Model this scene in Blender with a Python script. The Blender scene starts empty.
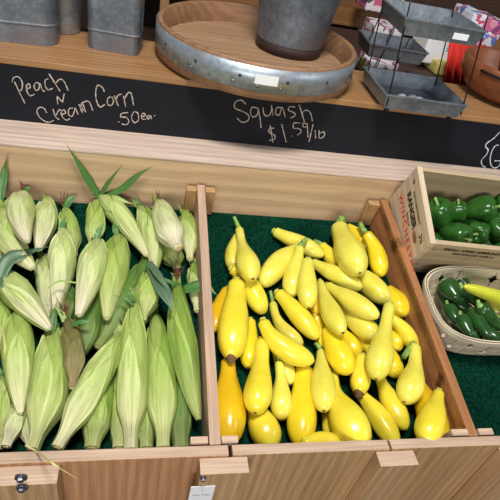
import bpy, bmesh, math, random
import numpy as np
from mathutils import Vector, Matrix, Euler

C = bpy.context.scene.collection
SC = bpy.context.scene

# ------------------------------------------------------------------ camera, world, lights
cam_d = bpy.data.cameras.new('camera'); cam = bpy.data.objects.new('camera', cam_d); C.objects.link(cam)
cam_d.sensor_width = 36; cam_d.lens = 36; cam_d.clip_start = .02
CAM_LOC = np.array([-0.12633, -0.41380, 0.73705]); CAM_ROT = (0.89646, -0.17976, -0.13785)
cam.location = CAM_LOC; cam.rotation_euler = CAM_ROT
SC.camera = cam
SC.view_settings.view_transform = 'Standard'; SC.view_settings.look = 'None'
SC.view_settings.exposure = 0.0; SC.view_settings.gamma = 1
W = bpy.data.worlds.new('hall_daylight'); SC.world = W; W.use_nodes = True
W.node_tree.nodes['Background'].inputs[0].default_value = (.93, .95, 1.0, 1)
W.node_tree.nodes['Background'].inputs[1].default_value = .09
def area(name, loc, target, size, sy, power, col):
    l = bpy.data.lights.new(name, 'AREA'); l.shape = 'RECTANGLE'; l.size = size; l.size_y = sy; l.energy = power; l.color = col
    o = bpy.data.objects.new(name, l); C.objects.link(o); o.location = loc
    o.rotation_euler = (Vector(target) - Vector(loc)).to_track_quat('-Z', 'Y').to_euler()
    return o
area('skylight', (-.15, -.15, 2.5), (.1, .3, 0), .6, .5, 66, (1, .98, .94))
area('front_fill', (-.5, -2.3, .95), (.1, 0, -.05), 1.2, .7, 44, (1, .98, .96))  # fill lamp added behind the camera to brighten the upright front boards
area('aisle_daylight', (2.6, -.9, 2.2), (.3, .5, 0), .8, .7, 20, (.92, .96, 1))

# ------------------------------------------------------------------ helpers
TA = 0.18947                      # slope of the bins (rise towards the back)
SLOPE = math.atan(TA); HT = -.088
NN = np.array([0, -math.sin(SLOPE), math.cos(SLOPE)]); TT = np.array([0, math.cos(SLOPE), math.sin(SLOPE)])
random.seed(4); rng = np.random.default_rng(4)

def tag(o, label=None, cat=None, group=None, kind=None):
    if label: o['label'] = label
    if cat: o['category'] = cat
    if group: o['group'] = group
    if kind: o['kind'] = kind
    return o
def thing(name, label, cat, loc=(0, 0, 0), M=None, group=None):
    o = bpy.data.objects.new(name, None); o.empty_display_size = .02; C.objects.link(o)
    m = Matrix.Translation(Vector(loc)) @ (M.to_4x4() if M else Matrix.Identity(4))
    o.matrix_world = m; o['_m'] = 0; del o['_m']
    ROOTS[o.name] = m
    return tag(o, label, cat, group)
ROOTS = {}
def mesh(name, V, F, mat=None, parent=None, smooth=True, uv=None, local=False, mats=None, fm=None):
    """V in world space unless local; becomes ONE mesh object."""
    V = np.asarray(V, float)
    me = bpy.data.meshes.new(name)
    if parent is not None and parent.name in ROOTS and not local:
        mi = np.array(ROOTS[parent.name].inverted()); V = V @ mi[:3, :3].T + mi[:3, 3]
        loc = None
    elif parent is None and not local:
        loc = V.mean(0); loc[2] = V[:, 2].min(); V = V - loc
    else: loc = None
    me.from_pydata([tuple(v) for v in V], [], [tuple(int(i) for i in f) for f in F])
    if uv is not None:
        ul = me.uv_layers.new(name='UVMap'); vi = np.empty(len(me.loops), int); me.loops.foreach_get('vertex_index', vi)
        ul.data.foreach_set('uv', np.asarray(uv, float)[vi].ravel())
    o = bpy.data.objects.new(name, me); C.objects.link(o)
    if loc is not None: o.location = loc; ROOTS[o.name] = Matrix.Translation(Vector(loc))
    for m in (mats or ([mat] if mat else [])): me.materials.append(m)
    if fm is not None: me.polygons.foreach_set('material_index', fm)
    me.polygons.foreach_set('use_smooth', [smooth] * len(me.polygons))
    if parent is not None:
        o.parent = parent
        if parent.name in ROOTS: ROOTS[o.name] = ROOTS[parent.name].copy()
    bm = bmesh.new(); bm.from_mesh(me)
    if all(len(e.link_faces) == 2 for e in bm.edges): bmesh.ops.recalc_face_normals(bm, faces=bm.faces); bm.to_mesh(me)
    bm.free()
    return o
def join(*parts):
    V = []; F = []; n = 0
    for v, f in parts:
        V.append(np.asarray(v, float)); F += [tuple(i + n for i in q) for q in f]; n += len(v)
    return np.vstack(V), F
def boxg(lo, hi, bev=.002, M=None, o=(0, 0, 0), jit=0):
    """bevelled box in a frame (M columns = axes, o = origin)"""
    bm = bmesh.new(); bmesh.ops.create_cube(bm, size=1)
    for v in bm.verts:
        v.co = Vector([lo[k] + (v.co[k] + .5) * (hi[k] - lo[k]) for k in range(3)])
    if bev: bmesh.ops.bevel(bm, geom=list(bm.edges), offset=bev, segments=2, affect='EDGES', profile=.6)
    V = np.array([v.co[:] for v in bm.verts]); bm.verts.index_update(); F = [[v.index for v in f.verts] for f in bm.faces]; bm.free()
    if M is not None: V = V @ np.asarray(M).T
    return V + np.asarray(o), F
def bez(P0, Pm, P1, n):
    P0, Pm, P1 = map(np.array, (P0, Pm, P1)); t = np.linspace(0, 1, n)[:, None]; c = 2 * Pm - .5 * (P0 + P1)
    return (1 - t) ** 2 * P0 + 2 * t * (1 - t) * c + t * t * P1
def poly(pts, n):
    """smooth (Catmull-Rom) resample of a polyline"""
    P = np.array(pts, float)
    if len(P) == 2: return P[0] + (P[1] - P[0]) * np.linspace(0, 1, n)[:, None]
    Q = np.vstack([2 * P[0] - P[1], P, 2 * P[-1] - P[-2]]); out = []
    for s in np.linspace(0, len(P) - 1, n):
        i = min(int(s), len(P) - 2); t = s - i; a, b, c, d = Q[i:i + 4]
        out.append(.5 * (2 * b + (c - a) * t + (2 * a - 5 * b + 4 * c - d) * t * t + (3 * b - a - 3 * c + d) * t ** 3))
    return np.array(out)
def frames(S):
    T = np.gradient(S, axis=0); T /= np.linalg.norm(T, axis=1)[:, None] + 1e-12
    a = np.array([0, 0, 1.]) if abs(T[0][2]) < .9 else np.array([1., 0, 0])
    N = np.cross(T[0], a); N /= np.linalg.norm(N); Ns = []
    for t in T:
        N = N - t * (N @ t); N = N / np.linalg.norm(N); Ns.append(N)
    Ns = np.array(Ns); return T, Ns, np.cross(T, Ns)
def sweep(S, r, k=16, fn=None, cap=True, sq=1.0):
    S = np.asarray(S, float); n = len(S); r = np.broadcast_to(np.asarray(r, float), n)
    T, N, B = frames(S); th = np.arange(k) / k * 2 * math.pi; V = []; UV = []
    for i in range(n):
        R = r[i] * (fn(i / (n - 1), th) if fn is not None else np.ones(k))
        V.append(S[i] + np.outer(R * np.cos(th), N[i]) + np.outer(R * np.sin(th) * sq, B[i]))
        UV += [(a / (2 * math.pi), i / (n - 1)) for a in th]
    V = np.vstack(V); F = [(i * k + j, i * k + (j + 1) % k, (i + 1) * k + (j + 1) % k, (i + 1) * k + j) for i in range(n - 1) for j in range(k)]
    if cap:
        F.append(tuple(range(k))[::-1]); F.append(tuple((n - 1) * k + j for j in range(k)))
    return V, F, UV
def tube(S, r, k=8): v, f, _ = sweep(S, r, k); return v, f
def lathe(prof, c, k=48, M=None, closed=False, sx=1, sy=1):
    th = np.arange(k) / k * 2 * math.pi; V = []
    for (r, z) in prof: V += [(r * math.cos(a) * sx, r * math.sin(a) * sy, z) for a in th]
    n = len(prof); F = [(i * k + j, i * k + (j + 1) % k, (i + 1) * k + (j + 1) % k, (i + 1) * k + j) for i in range(n - 1) for j in range(k)]
    if closed: F += [((n - 1) * k + j, (n - 1) * k + (j + 1) % k, (j + 1) % k, j) for j in range(k)]
    V = np.array(V)
    if M is not None: V = V @ np.asarray(M).T
    return V + np.asarray(c), F
def ss(x, a, b):
    x = np.clip((x - a) / (b - a), 0, 1); return x * x * (3 - 2 * x)
def rotz(a): return np.array([[math.cos(a), -math.sin(a), 0], [math.sin(a), math.cos(a), 0], [0, 0, 1]])
def rotx(a): return np.array([[1, 0, 0], [0, math.cos(a), -math.sin(a)], [0, math.sin(a), math.cos(a)]])

# ------------------------------------------------------------------ materials
def mat_base(name):
    m = bpy.data.materials.new(name); m.use_nodes = True; nt = m.node_tree; return m, nt, nt.nodes['Principled BSDF']
def N(nt, t, **k):
    n = nt.nodes.new(t)
    for a, b in k.items():
        if a in n.inputs: n.inputs[a].default_value = b
        else: setattr(n, a, b)
    return n
def ramp(nt, fac, stops):
    r = nt.nodes.new('ShaderNodeValToRGB'); e = r.color_ramp.elements
    while len(e) < len(stops): e.new(.5)
    for q, (p, c) in zip(e, stops): q.position = p; q.color = (*c, 1)
    nt.links.new(fac, r.inputs[0]); return r.outputs[0]
def coords(nt, kind='Object', scale=(1, 1, 1), rot=(0, 0, 0)):
    tc = nt.nodes.new('ShaderNodeTexCoord'); mp = nt.nodes.new('ShaderNodeMapping'); mp.inputs['Scale'].default_value = scale; mp.inputs['Rotation'].default_value = rot
    nt.links.new(tc.outputs[kind], mp.inputs[0]); return mp.outputs[0]
def noise(nt, vec, scale, detail=4, rough=.55, dist=0):
    n = nt.nodes.new('ShaderNodeTexNoise'); n.inputs['Scale'].default_value = scale; n.inputs['Detail'].default_value = detail
    n.inputs['Roughness'].default_value = rough; n.inputs['Distortion'].default_value = dist; nt.links.new(vec, n.inputs['Vector']); return n.outputs[0]
def mix(nt, a, b, fac, mode='MIX'):
    m = nt.nodes.new('ShaderNodeMix'); m.data_type = 'RGBA'; m.blend_type = mode
    for s, v in ((6, a), (7, b)):
        if isinstance(v, tuple): m.inputs[s].default_value = (*v, 1)
        else: nt.links.new(v, m.inputs[s])
    if isinstance(fac, (int, float)): m.inputs[0].default_value = fac
    else: nt.links.new(fac, m.inputs[0])
    return m.outputs[2]
def bump(nt, b, h, strength=.3, dist=.001):
    n = nt.nodes.new('ShaderNodeBump'); n.inputs['Strength'].default_value = strength; n.inputs['Distance'].default_value = dist
    nt.links.new(h, n.inputs['Height']); nt.links.new(n.outputs[0], b.inputs['Normal'])
def plain(name, col, rough=.6, metal=0, var=.0, vs=30, emit=None):
    m, nt, b = mat_base(name); b.inputs['Roughness'].default_value = rough; b.inputs['Metallic'].default_value = metal
    nz = noise(nt, coords(nt), vs); lo = tuple(c * (1 - var) for c in col); hi = tuple(min(1, c * (1 + var)) for c in col)
    nt.links.new(ramp(nt, nz, [(.3, lo), (.7, hi)]), b.inputs['Base Color']); return m
def wood(name, lo, hi, axis=0, rough=.6, ring=1.0, streak=None, fine=.5):
    """grain runs along axis"""
    m, nt, b = mat_base(name); s = [26, 26, 26]; s[axis] = 1.6; v = coords(nt, 'Object', tuple(s))
    n1 = noise(nt, v, 1.1, 6, .6, .8); s2 = [300, 300, 300]; s2[axis] = 9; n2 = noise(nt, coords(nt, 'Object', tuple(s2)), 1, 3)
    s3 = [9, 9, 9]; s3[axis] = 1.1; wv = nt.nodes.new('ShaderNodeTexWave'); wv.bands_direction = 'YXX'[axis] if axis else 'Y'
    wv.wave_type = 'RINGS'; wv.rings_direction = 'XYZ'[axis]
    wv.inputs['Scale'].default_value = 2.2 * ring; wv.inputs['Distortion'].default_value = 5; wv.inputs['Detail'].default_value = 2; nt.links.new(coords(nt, 'Object', tuple(s3)), wv.inputs[0])
    c1 = ramp(nt, n1, [(.25, lo), (.75, hi)]); c2 = mix(nt, c1, tuple(c * .62 for c in lo), 0.0)
    mw = nt.nodes.new('ShaderNodeMath'); mw.operation = 'MULTIPLY'; mw.inputs[1].default_value = .38; nt.links.new(wv.outputs['Fac'], mw.inputs[0])
    c2 = mix(nt, c1, tuple(c * .60 for c in lo), mw.outputs[0])
    c3 = mix(nt, c2, ramp(nt, n2, [(.35, (1 - fine * .5,) * 3), (.65, (1, 1, 1))]), 1.0, 'MULTIPLY')
    if streak:
        for (cx, cy, cz, rx, ry, rz, col) in streak:      # knots and dark stains with their own place on the board
            tc = nt.nodes.new('ShaderNodeTexCoord'); mp = nt.nodes.new('ShaderNodeMapping'); mp.vector_type = 'TEXTURE'
            mp.inputs['Location'].default_value = (cx, cy, cz); mp.inputs['Scale'].default_value = (rx, ry, rz); nt.links.new(tc.outputs['Object'], mp.inputs[0])
            ln = nt.nodes.new('ShaderNodeVectorMath'); ln.operation = 'LENGTH'; nt.links.new(mp.outputs[0], ln.inputs[0])
            ad = nt.nodes.new('ShaderNodeMath'); ad.operation = 'ADD'; nt.links.new(ln.outputs['Value'], ad.inputs[0])
            nn_ = noise(nt, coords(nt, 'Object', (60, 60, 60)), 2, 3); nt.links.new(nn_, ad.inputs[1])
            f = ramp(nt, ad.outputs[0], [(.0, (1, 1, 1)), (1.0, (0, 0, 0))])
            e = nt.nodes.new('ShaderNodeMapRange'); e.inputs[1].default_value = 1.0; e.inputs[2].default_value = 1.8; e.inputs[3].default_value = .85; e.inputs[4].default_value = 0
            nt.links.new(ad.outputs[0], e.inputs[0]); c3 = mix(nt, c3, col, e.outputs[0])
    nt.links.new(c3, b.inputs['Base Color']); b.inputs['Roughness'].default_value = rough; bump(nt, b, n2, .25, .0006); return m
def galv(name, lo=(.16, .19, .22), hi=(.42, .46, .50), rough=.48, rust=None):
    m, nt, b = mat_base(name); vo = nt.nodes.new('ShaderNodeTexVoronoi'); vo.inputs['Scale'].default_value = 130; v = coords(nt); nt.links.new(v, vo.inputs[0])
    n1 = noise(nt, v, 18, 6, .65); c = mix(nt, ramp(nt, n1, [(.3, lo), (.72, hi)]), ramp(nt, vo.outputs['Color'], [(0, (.6, .6, .6)), (1, (1, 1, 1))]), .8, 'MULTIPLY')
    if rust:
        n2 = noise(nt, v, 9, 4, .6); c = mix(nt, c, rust, ramp(nt, n2, [(.5, (0, 0, 0)), (.68, (.7, .7, .7))]))
    nt.links.new(c, b.inputs['Base Color']); b.inputs['Metallic'].default_value = .62; b.inputs['Roughness'].default_value = rough
    bump(nt, b, n1, .15, .001); return m

WD_back = wood('pine_back_board', (.56, .365, .20), (.69, .48, .285), 0, .65, .8, fine=.3)
WD_ledge = wood('pale_pine_ledge', (.66, .49, .385), (.77, .61, .50), 0, .7, .8)
WD_div = wood('pine_divider', (.54, .35, .23), (.68, .475, .34), 1, .65, 1.2)
WD_div2 = wood('knotty_pine_divider', (.38, .145, .05), (.62, .30, .12), 1, .5, 1.6, streak=[
    (0, .0, .029, .05, .19, .013, (.10, .038, .022)), (0, .235, .030, .05, .05, .012, (.11, .042, .024)), (0, .158, .031, .05, .020, .016, (.015, .008, .006)),
    (0, -.180, .024, .05, .013, .011, (.03, .014, .01)), (0, -.190, .008, .05, .013, .011, (.03, .014, .01)), (0, -.25, .012, .05, .05, .008, (.12, .05, .03))])
WD_front = wood('weathered_front_board', (0.412, 0.238, 0.104), (0.618, 0.378, 0.176), 2, .6, .9)
WD_front2 = wood('reddish_front_board', (0.433, 0.213, 0.096), (0.597, 0.32, 0.152), 2, .6, .9)
WD_top = wood('cut_board_edge', (.55, .37, .25), (.69, .50, .365), 0, .7, 1.5)
WD_batten = wood('batten_pine', (0.433, 0.252, 0.12), (0.618, 0.388, 0.192), 2, .6, .9)
WD_shelf = wood('oiled_shelf_board', (0.309, 0.15, 0.06), (0.474, 0.257, 0.108), 0, .5, .9)
WD_cleat = wood('cleat_pine', (0.443, 0.252, 0.104), (0.597, 0.359, 0.16), 2, .6, 1.2)
WD_crate = wood('pale_crate_pine', (.68, .52, .36), (.80, .65, .48), 1, .65, .6, fine=.3)
WD_crateF = wood('pale_crate_pine_long', (.50, .37, .21), (.62, .48, .30), 0, .65, .6, fine=.3)
WD_barrel = wood('barrel_oak', (.26, .13, .065), (.42, .23, .12), 0, .55, .8)
WD_head = wood('barrel_head_oak', (.36, .21, .11), (.50, .31, .18), 0, .5, .7)
WD_dark = wood('dark_hutch_wood', (.05, .024, .014), (.10, .05, .028), 0, .6)
WD_orange = wood('orange_plank', (.36, .15, .05), (.50, .24, .09), 0, .5)
WD_bowl = wood('red_brown_bowl_wood', (.22, .07, .026), (.34, .115, .045), 0, .38, .5)
WD_splint = wood('ash_splint', (.70, .60, .43), (.84, .75, .58), 0, .6, .6, fine=.25)
GALV = galv('galvanized_steel'); GALV_B = galv('bluish_galvanized_band', (.30, .36, .42), (.55, .63, .70), .42, (.25, .2, .18))
GALV_D = galv('dull_galvanized', (.12, .135, .155), (.28, .32, .37), .5, (.16, .12, .10)); RUST = plain('rusty_band', (.05, .028, .024), .6, .3, .4)
GALV_T = galv('grey_tray_metal', (.21, .24, .28), (.39, .44, .49), .5); WIRE = plain('black_wire', (.012, .012, .014), .5, .5)
BOLT = plain('zinc_bolt', (.22, .23, .28), .35, .9, .3); PAPER = plain('white_paper', (.82, .82, .84), .7); INK = plain('black_ink', (.02, .018, .018), .7)
INKG = plain('grey_ink', (.25, .25, .28), .7); RED_INK = plain('red_ink', (.62, .05, .05), .7); BURN = plain('burn_mark', (.28, .12, .05), .8, 0, .4)
CHALK = plain('warm_chalk', (.47, .39, .33), .95, 0, .25, 900); CHALKB = plain('cool_chalk', (.62, .72, .80), .95, 0, .2, 900)
def board_mat():
    m, nt, b = mat_base('chalkboard_paint'); n = noise(nt, coords(nt, 'Object', (3, 3, 9)), 4, 7, .7)
    nt.links.new(ramp(nt, n, [(.35, (.005, .006, .010)), (.62, (.007, .008, .013)), (.85, (.02, .022, .03))]), b.inputs['Base Color']); b.inputs['Roughness'].default_value = .75; b.inputs['Specular IOR Level'].default_value = .25; return m
BOARD = board_mat()
def turf_mat():
    m, nt, b = mat_base('turf_green'); n = noise(nt, coords(nt), 160, 4); n2 = noise(nt, coords(nt), 12, 3)
    c = ramp(nt, n, [(.3, (.001, .012, .007)), (.7, (.003, .062, .033))]); c = mix(nt, c, ramp(nt, n2, [(.3, (.7, .7, .7)), (.7, (1, 1, 1))]), 1., 'MULTIPLY')
    nt.links.new(c, b.inputs['Base Color']); b.inputs['Roughness'].default_value = .9; b.inputs['Specular IOR Level'].default_value = .05; return m
TURF = turf_mat()
def squash_mat(name, lo, hi, neck):
    m, nt, b = mat_base(name); v = coords(nt); uvn = nt.nodes.new('ShaderNodeUVMap'); sp = nt.nodes.new('ShaderNodeSeparateXYZ'); nt.links.new(uvn.outputs[0], sp.inputs[0])
    c = ramp(nt, noise(nt, v, 22, 4, .6), [(.32, lo), (.68, hi)])
    c = mix(nt, neck, c, ramp(nt, sp.outputs[1], [(.0, (.25, .25, .25)), (.22, (1, 1, 1))]))
    sk = noise(nt, v, 420, 2); c = mix(nt, c, tuple(min(1, q * 1.25) for q in hi), ramp(nt, sk, [(.62, (0, 0, 0)), (.72, (.5, .5, .5))]))
    c = mix(nt, c, (.22, .13, .03), ramp(nt, noise(nt, v, 60, 3, .5), [(.70, (0, 0, 0)), (.76, (.55, .55, .55))]))
    nt.links.new(c, b.inputs['Base Color']); b.inputs['Roughness'].default_value = .25; b.inputs['Subsurface Weight'].default_value = .06
    b.inputs['Subsurface Radius'].default_value = (.01, .006, .001); b.inputs['Subsurface Scale'].default_value = .5
    bump(nt, b, noise(nt, v, 70, 3), .12, .002); return m
SQM = [squash_mat('pale_yellow_squash', (.72, .62, .06), (.82, .74, .13), (.58, .60, .09)),
       squash_mat('yellow_squash', (.76, .60, .028), (.85, .71, .065), (.62, .58, .05)),
       squash_mat('deep_yellow_squash', (.80, .58, .015), (.87, .68, .03), (.70, .52, .03)),
       squash_mat('orange_yellow_squash', (.70, .42, .008), (.80, .54, .015), (.58, .38, .02))]
SSTEM = plain('squash_stem_green', (.22, .36, .07), .6, 0, .5, 120); STUB = plain('pale_neck_end', (.55, .50, .10), .5, 0, .25, 200); SCAR = plain('blossom_scar_brown', (.16, .08, .035), .8, 0, .5, 300)
def husk_mat(name, body, shankc, veins=.32, tipc=None):
    m, nt, b = mat_base(name); uvn = nt.nodes.new('ShaderNodeUVMap'); sp = nt.nodes.new('ShaderNodeSeparateXYZ'); nt.links.new(uvn.outputs[0], sp.inputs[0])
    mp = nt.nodes.new('ShaderNodeMapping'); mp.inputs['Scale'].default_value = (80, 2.2, 1); nt.links.new(uvn.outputs[0], mp.inputs[0]); st = noise(nt, mp.outputs[0], 1.6, 5, .65)
    mp2 = nt.nodes.new('ShaderNodeMapping'); mp2.inputs['Scale'].default_value = (6, 1.6, 1); nt.links.new(uvn.outputs[0], mp2.inputs[0]); br = noise(nt, mp2.outputs[0], 1.5, 4, .6, .6)
    c = ramp(nt, sp.outputs[1], [(.0, tipc or tuple(q * .75 for q in body)), (.16, body), (.55, tuple(q * 1.08 for q in body)), (.80, tuple(.5 * a + .5 * d for a, d in zip(body, shankc))), (1., shankc)])
    c = mix(nt, c, tuple(q * .55 for q in body), ramp(nt, br, [(.46, (0, 0, 0)), (.72, (.75, .75, .75))]))
    c = mix(nt, c, tuple(min(1, q * 1.35 + .05) for q in shankc), ramp(nt, st, [(.5, (0, 0, 0)), (.8, (veins,) * 3)]))
    c = mix(nt, c, (.20, .13, .06), ramp(nt, noise(nt, coords(nt, 'Object'), 45, 4, .6), [(.66, (0, 0, 0)), (.76, (.5, .5, .5))]))
    nt.links.new(c, b.inputs['Base Color']); b.inputs['Roughness'].default_value = .48; b.inputs['Subsurface Weight'].default_value = .08; b.inputs['Subsurface Radius'].default_value = (.006, .008, .003); b.inputs['Subsurface Scale'].default_value = .4
    bump(nt, b, st, .8, .0018); return m
HUSK = [husk_mat('green_corn_husk', (.23, .355, .05), (.45, .50, .17)), husk_mat('light_green_husk', (.35, .465, .10), (.59, .60, .26)),
        husk_mat('pale_husk', (.46, .555, .18), (.72, .67, .40)), husk_mat('cream_husk', (.55, .61, .27), (.80, .70, .52), .45)]
HUSKD = husk_mat('dark_green_husk', (.10, .20, .03), (.26, .33, .09)); HUSKB = husk_mat('brown_speckled_husk', (.16, .15, .04), (.34, .26, .11), .6)  # darkest green husk for the deep green ears, then the brown speckled one
def blade_mat(name, c1, c2):
    m, nt, b = mat_base(name); uvn = nt.nodes.new('ShaderNodeUVMap'); mp = nt.nodes.new('ShaderNodeMapping'); mp.inputs['Scale'].default_value = (14, 1.5, 1); nt.links.new(uvn.outputs[0], mp.inputs[0])
    nt.links.new(ramp(nt, noise(nt, mp.outputs[0], 1.5, 4), [(.3, c1), (.7, c2)]), b.inputs['Base Color']); b.inputs['Roughness'].default_value = .45; return m
BLADE = {'g': blade_mat('green_corn_leaf', (.035, .12, .025), (.09, .22, .05)), 'b': blade_mat('bluish_corn_leaf', (.045, .11, .055), (.12, .20, .11)),
         'l': blade_mat('light_corn_leaf', (.22, .36, .07), (.38, .48, .16)), 'y': blade_mat('dry_strand', (.50, .45, .16), (.62, .56, .25))}
SILK = plain('dried_silk_brown', (.16, .07, .035), .7, 0, .6, 200); SILKP = plain('pale_silk', (.55, .45, .2), .6, 0, .3, 200)
def pepper_mat(name, lo, hi, rough=.22):
    m, nt, b = mat_base(name); nt.links.new(ramp(nt, noise(nt, coords(nt), 25, 3), [(.3, lo), (.7, hi)]), b.inputs['Base Color']); b.inputs['Roughness'].default_value = rough; bump(nt, b, noise(nt, coords(nt), 40, 2), .1, .003); return m
PEP = pepper_mat('green_bell_pepper', (.015, .075, .010), (.035, .135, .018)); PSTEM = plain('pepper_stem', (.24, .40, .10), .5, 0, .3, 100)
JAL = pepper_mat('dark_green_jalapeno', (.012, .05, .012), (.03, .105, .022)); BAN = pepper_mat('yellow_green_pepper', (.50, .56, .03), (.68, .66, .06)); YEL = pepper_mat('pale_yellow_pepper', (.62, .55, .08), (.74, .66, .14))

# ------------------------------------------------------------------ the stand: turf, boards, dividers
YB = .6087; W1 = .471; ZB = YB * TA
def P3(x, s, h): return np.array([x, 0, 0]) + TT * s + NN * h   # bin coordinates: x, along the slope, height above the divider-top plane
MB = np.array([[1, 0, 0], TT, NN]).T                            # columns = bin axes
# turf mat with blades
V, F = boxg((-.62, -.004, HT - .006), (1.05, .60, HT), 0, MB)
turf = mesh('artificial_turf', V, F, TURF, None, False); tag(turf, 'dark green artificial turf lining the sloping produce bins', 'artificial turf')
nb = 52000; bx = rng.uniform(-.60, 1.03, nb); bs = rng.uniform(.0, .595, nb); ba = rng.uniform(0, 6.283, nb); bl = rng.uniform(.003, .0055, nb); lean = rng.normal(0, .0018, (nb, 2)); wv = .0007
base = np.stack([bx, bs, np.full(nb, HT)], 1); off = np.stack([np.cos(ba) * wv, np.sin(ba) * wv, np.zeros(nb)], 1); tip = base + np.stack([lean[:, 0], lean[:, 1], bl], 1)
V = np.stack([base - off, base + off, tip], 1).reshape(-1, 3) @ MB.T; F = np.arange(nb * 3).reshape(-1, 3)
tp = mesh('turf_pile', V, F, TURF, turf, False); tag(tp, kind='stuff')

stand = thing('produce_stand', 'slanted wooden farm stand with front boards, vertical battens and pine back board', 'display stand', (.2, -.02, -.30))
# front boards: three lengths with a notch between them
def fb(x0, x1, m1, zt=0.0):
    V1, F1 = boxg((x0, -.019, -.30), (x1, -.001, zt), .0015); fm = None
    o = mesh('front_board', V1, F1, m1, stand, False, mats=[m1, WD_top]); me = o.data
    for p in me.polygons:
        if p.normal.z > .8: p.material_index = 1
    return o
fb(-.62, .030, WD_front2); fb(.036, .3075, WD_front); fb(.311, 1.05, WD_front, .001)
def batten(x0, x1, zt, y1=-.052):
    V1, F1 = boxg((x0, y1, -.32), (x1, -.0195, zt), .0015)
    o = mesh('batten', V1, F1, None, stand, False, mats=[WD_batten, WD_top])
    for p in o.data.polygons:
        if p.normal.z > .8: p.material_index = 1
    return o
b1 = batten(-.365, -.222, -.006, -.048); b2 = batten(-.0165, .060, -.004, -.046); b3 = batten(.282, .352, -.004, -.046); b4 = batten(.522, .60, -.006, -.05)
def bolt(p, par, r=.0085):
    c = np.array(p); M = rotx(math.pi / 2)
    a = lathe([(0.0001, .006), (r * .55, .0055), (r * .62, .003), (r * .62, .0), ], c, 6, M); w_ = lathe([(r * .6, .0012), (r, .0008), (r, -.002)], c, 20, M)
    mesh('bolt', *join(a, w_), BOLT, par, False)
bolt((-0.2668, -0.0500, 0.0180), b1); bolt((-0.2682, -0.0500, -0.0107), b1); bolt((-0.0119, -0.0480, -0.0105), b2, .005)
# back board, ledge in front of the chalkboard
V, F = boxg((-.62, YB, -.03), (1.05, YB + .018, .158), .001); mesh('back_board', V, F, WD_back, stand, False)
V, F = boxg((-.62, YB - .001, .1585), (1.05, .72, .1655), .002); mesh('ledge', V, F, WD_ledge, stand, False)
V, F = boxg((-.62, YB + .019, -.05), (1.05, .72, .1580), .0); mesh('ledge_support', V, F, WD_dark, stand, False)
for (x0, x1) in ((-.024, .0), (.0205, .044), (.437, .4665), ): 
    V, F = boxg((x0, .5835, HT + .008), (x1, .6005, -.004), .0012, MB); mesh('cleat', V, F, WD_cleat, stand, False)
for (x0, x1) in ((-.030, -.002), (.020, .047), (.436, .468), (.4905, .520)):
    V, F = boxg((x0, .0012, HT + .008), (x1, .0125, .0035), .0012, MB); mesh('cleat', V, F, WD_top, stand, False)
def divider(x, w, m, label, zt=0.0):
    V, F = boxg((x, .0, HT + .002), (x + w, .602, zt), .0015, MB)
    V = V - np.array([0, 0, 0]); o = mesh('bin_divider', V, F, m, None, False); tag(o, label, 'divider', 'bin dividers')
    # grain follows the slope: turn the object so its own Y runs along the board
    c = o.matrix_world.translation.copy(); R = Matrix(MB.tolist()).to_4x4(); cc = Vector(P3(x + w / 2, .301, -.045))
    Vw = np.array([v.co[:] for v in o.data.vertices]) + np.array(o.location)
    Rl = np.array(R.to_3x3()); Vl = (Vw - np.array(cc)) @ Rl
    o.data.vertices.foreach_set('co', Vl.ravel()); o.matrix_world = Matrix.Translation(cc) @ R
    return o
divider(.0005, .0185, WD_div, 'pale pine divider board standing between the corn and the squash')
divider(.4700, .0185, WD_div2, 'reddish knotty pine divider board standing right of the squash')
divider(-.4700, .0185, WD_div, 'pine divider board at the left end of the corn bin')

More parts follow.
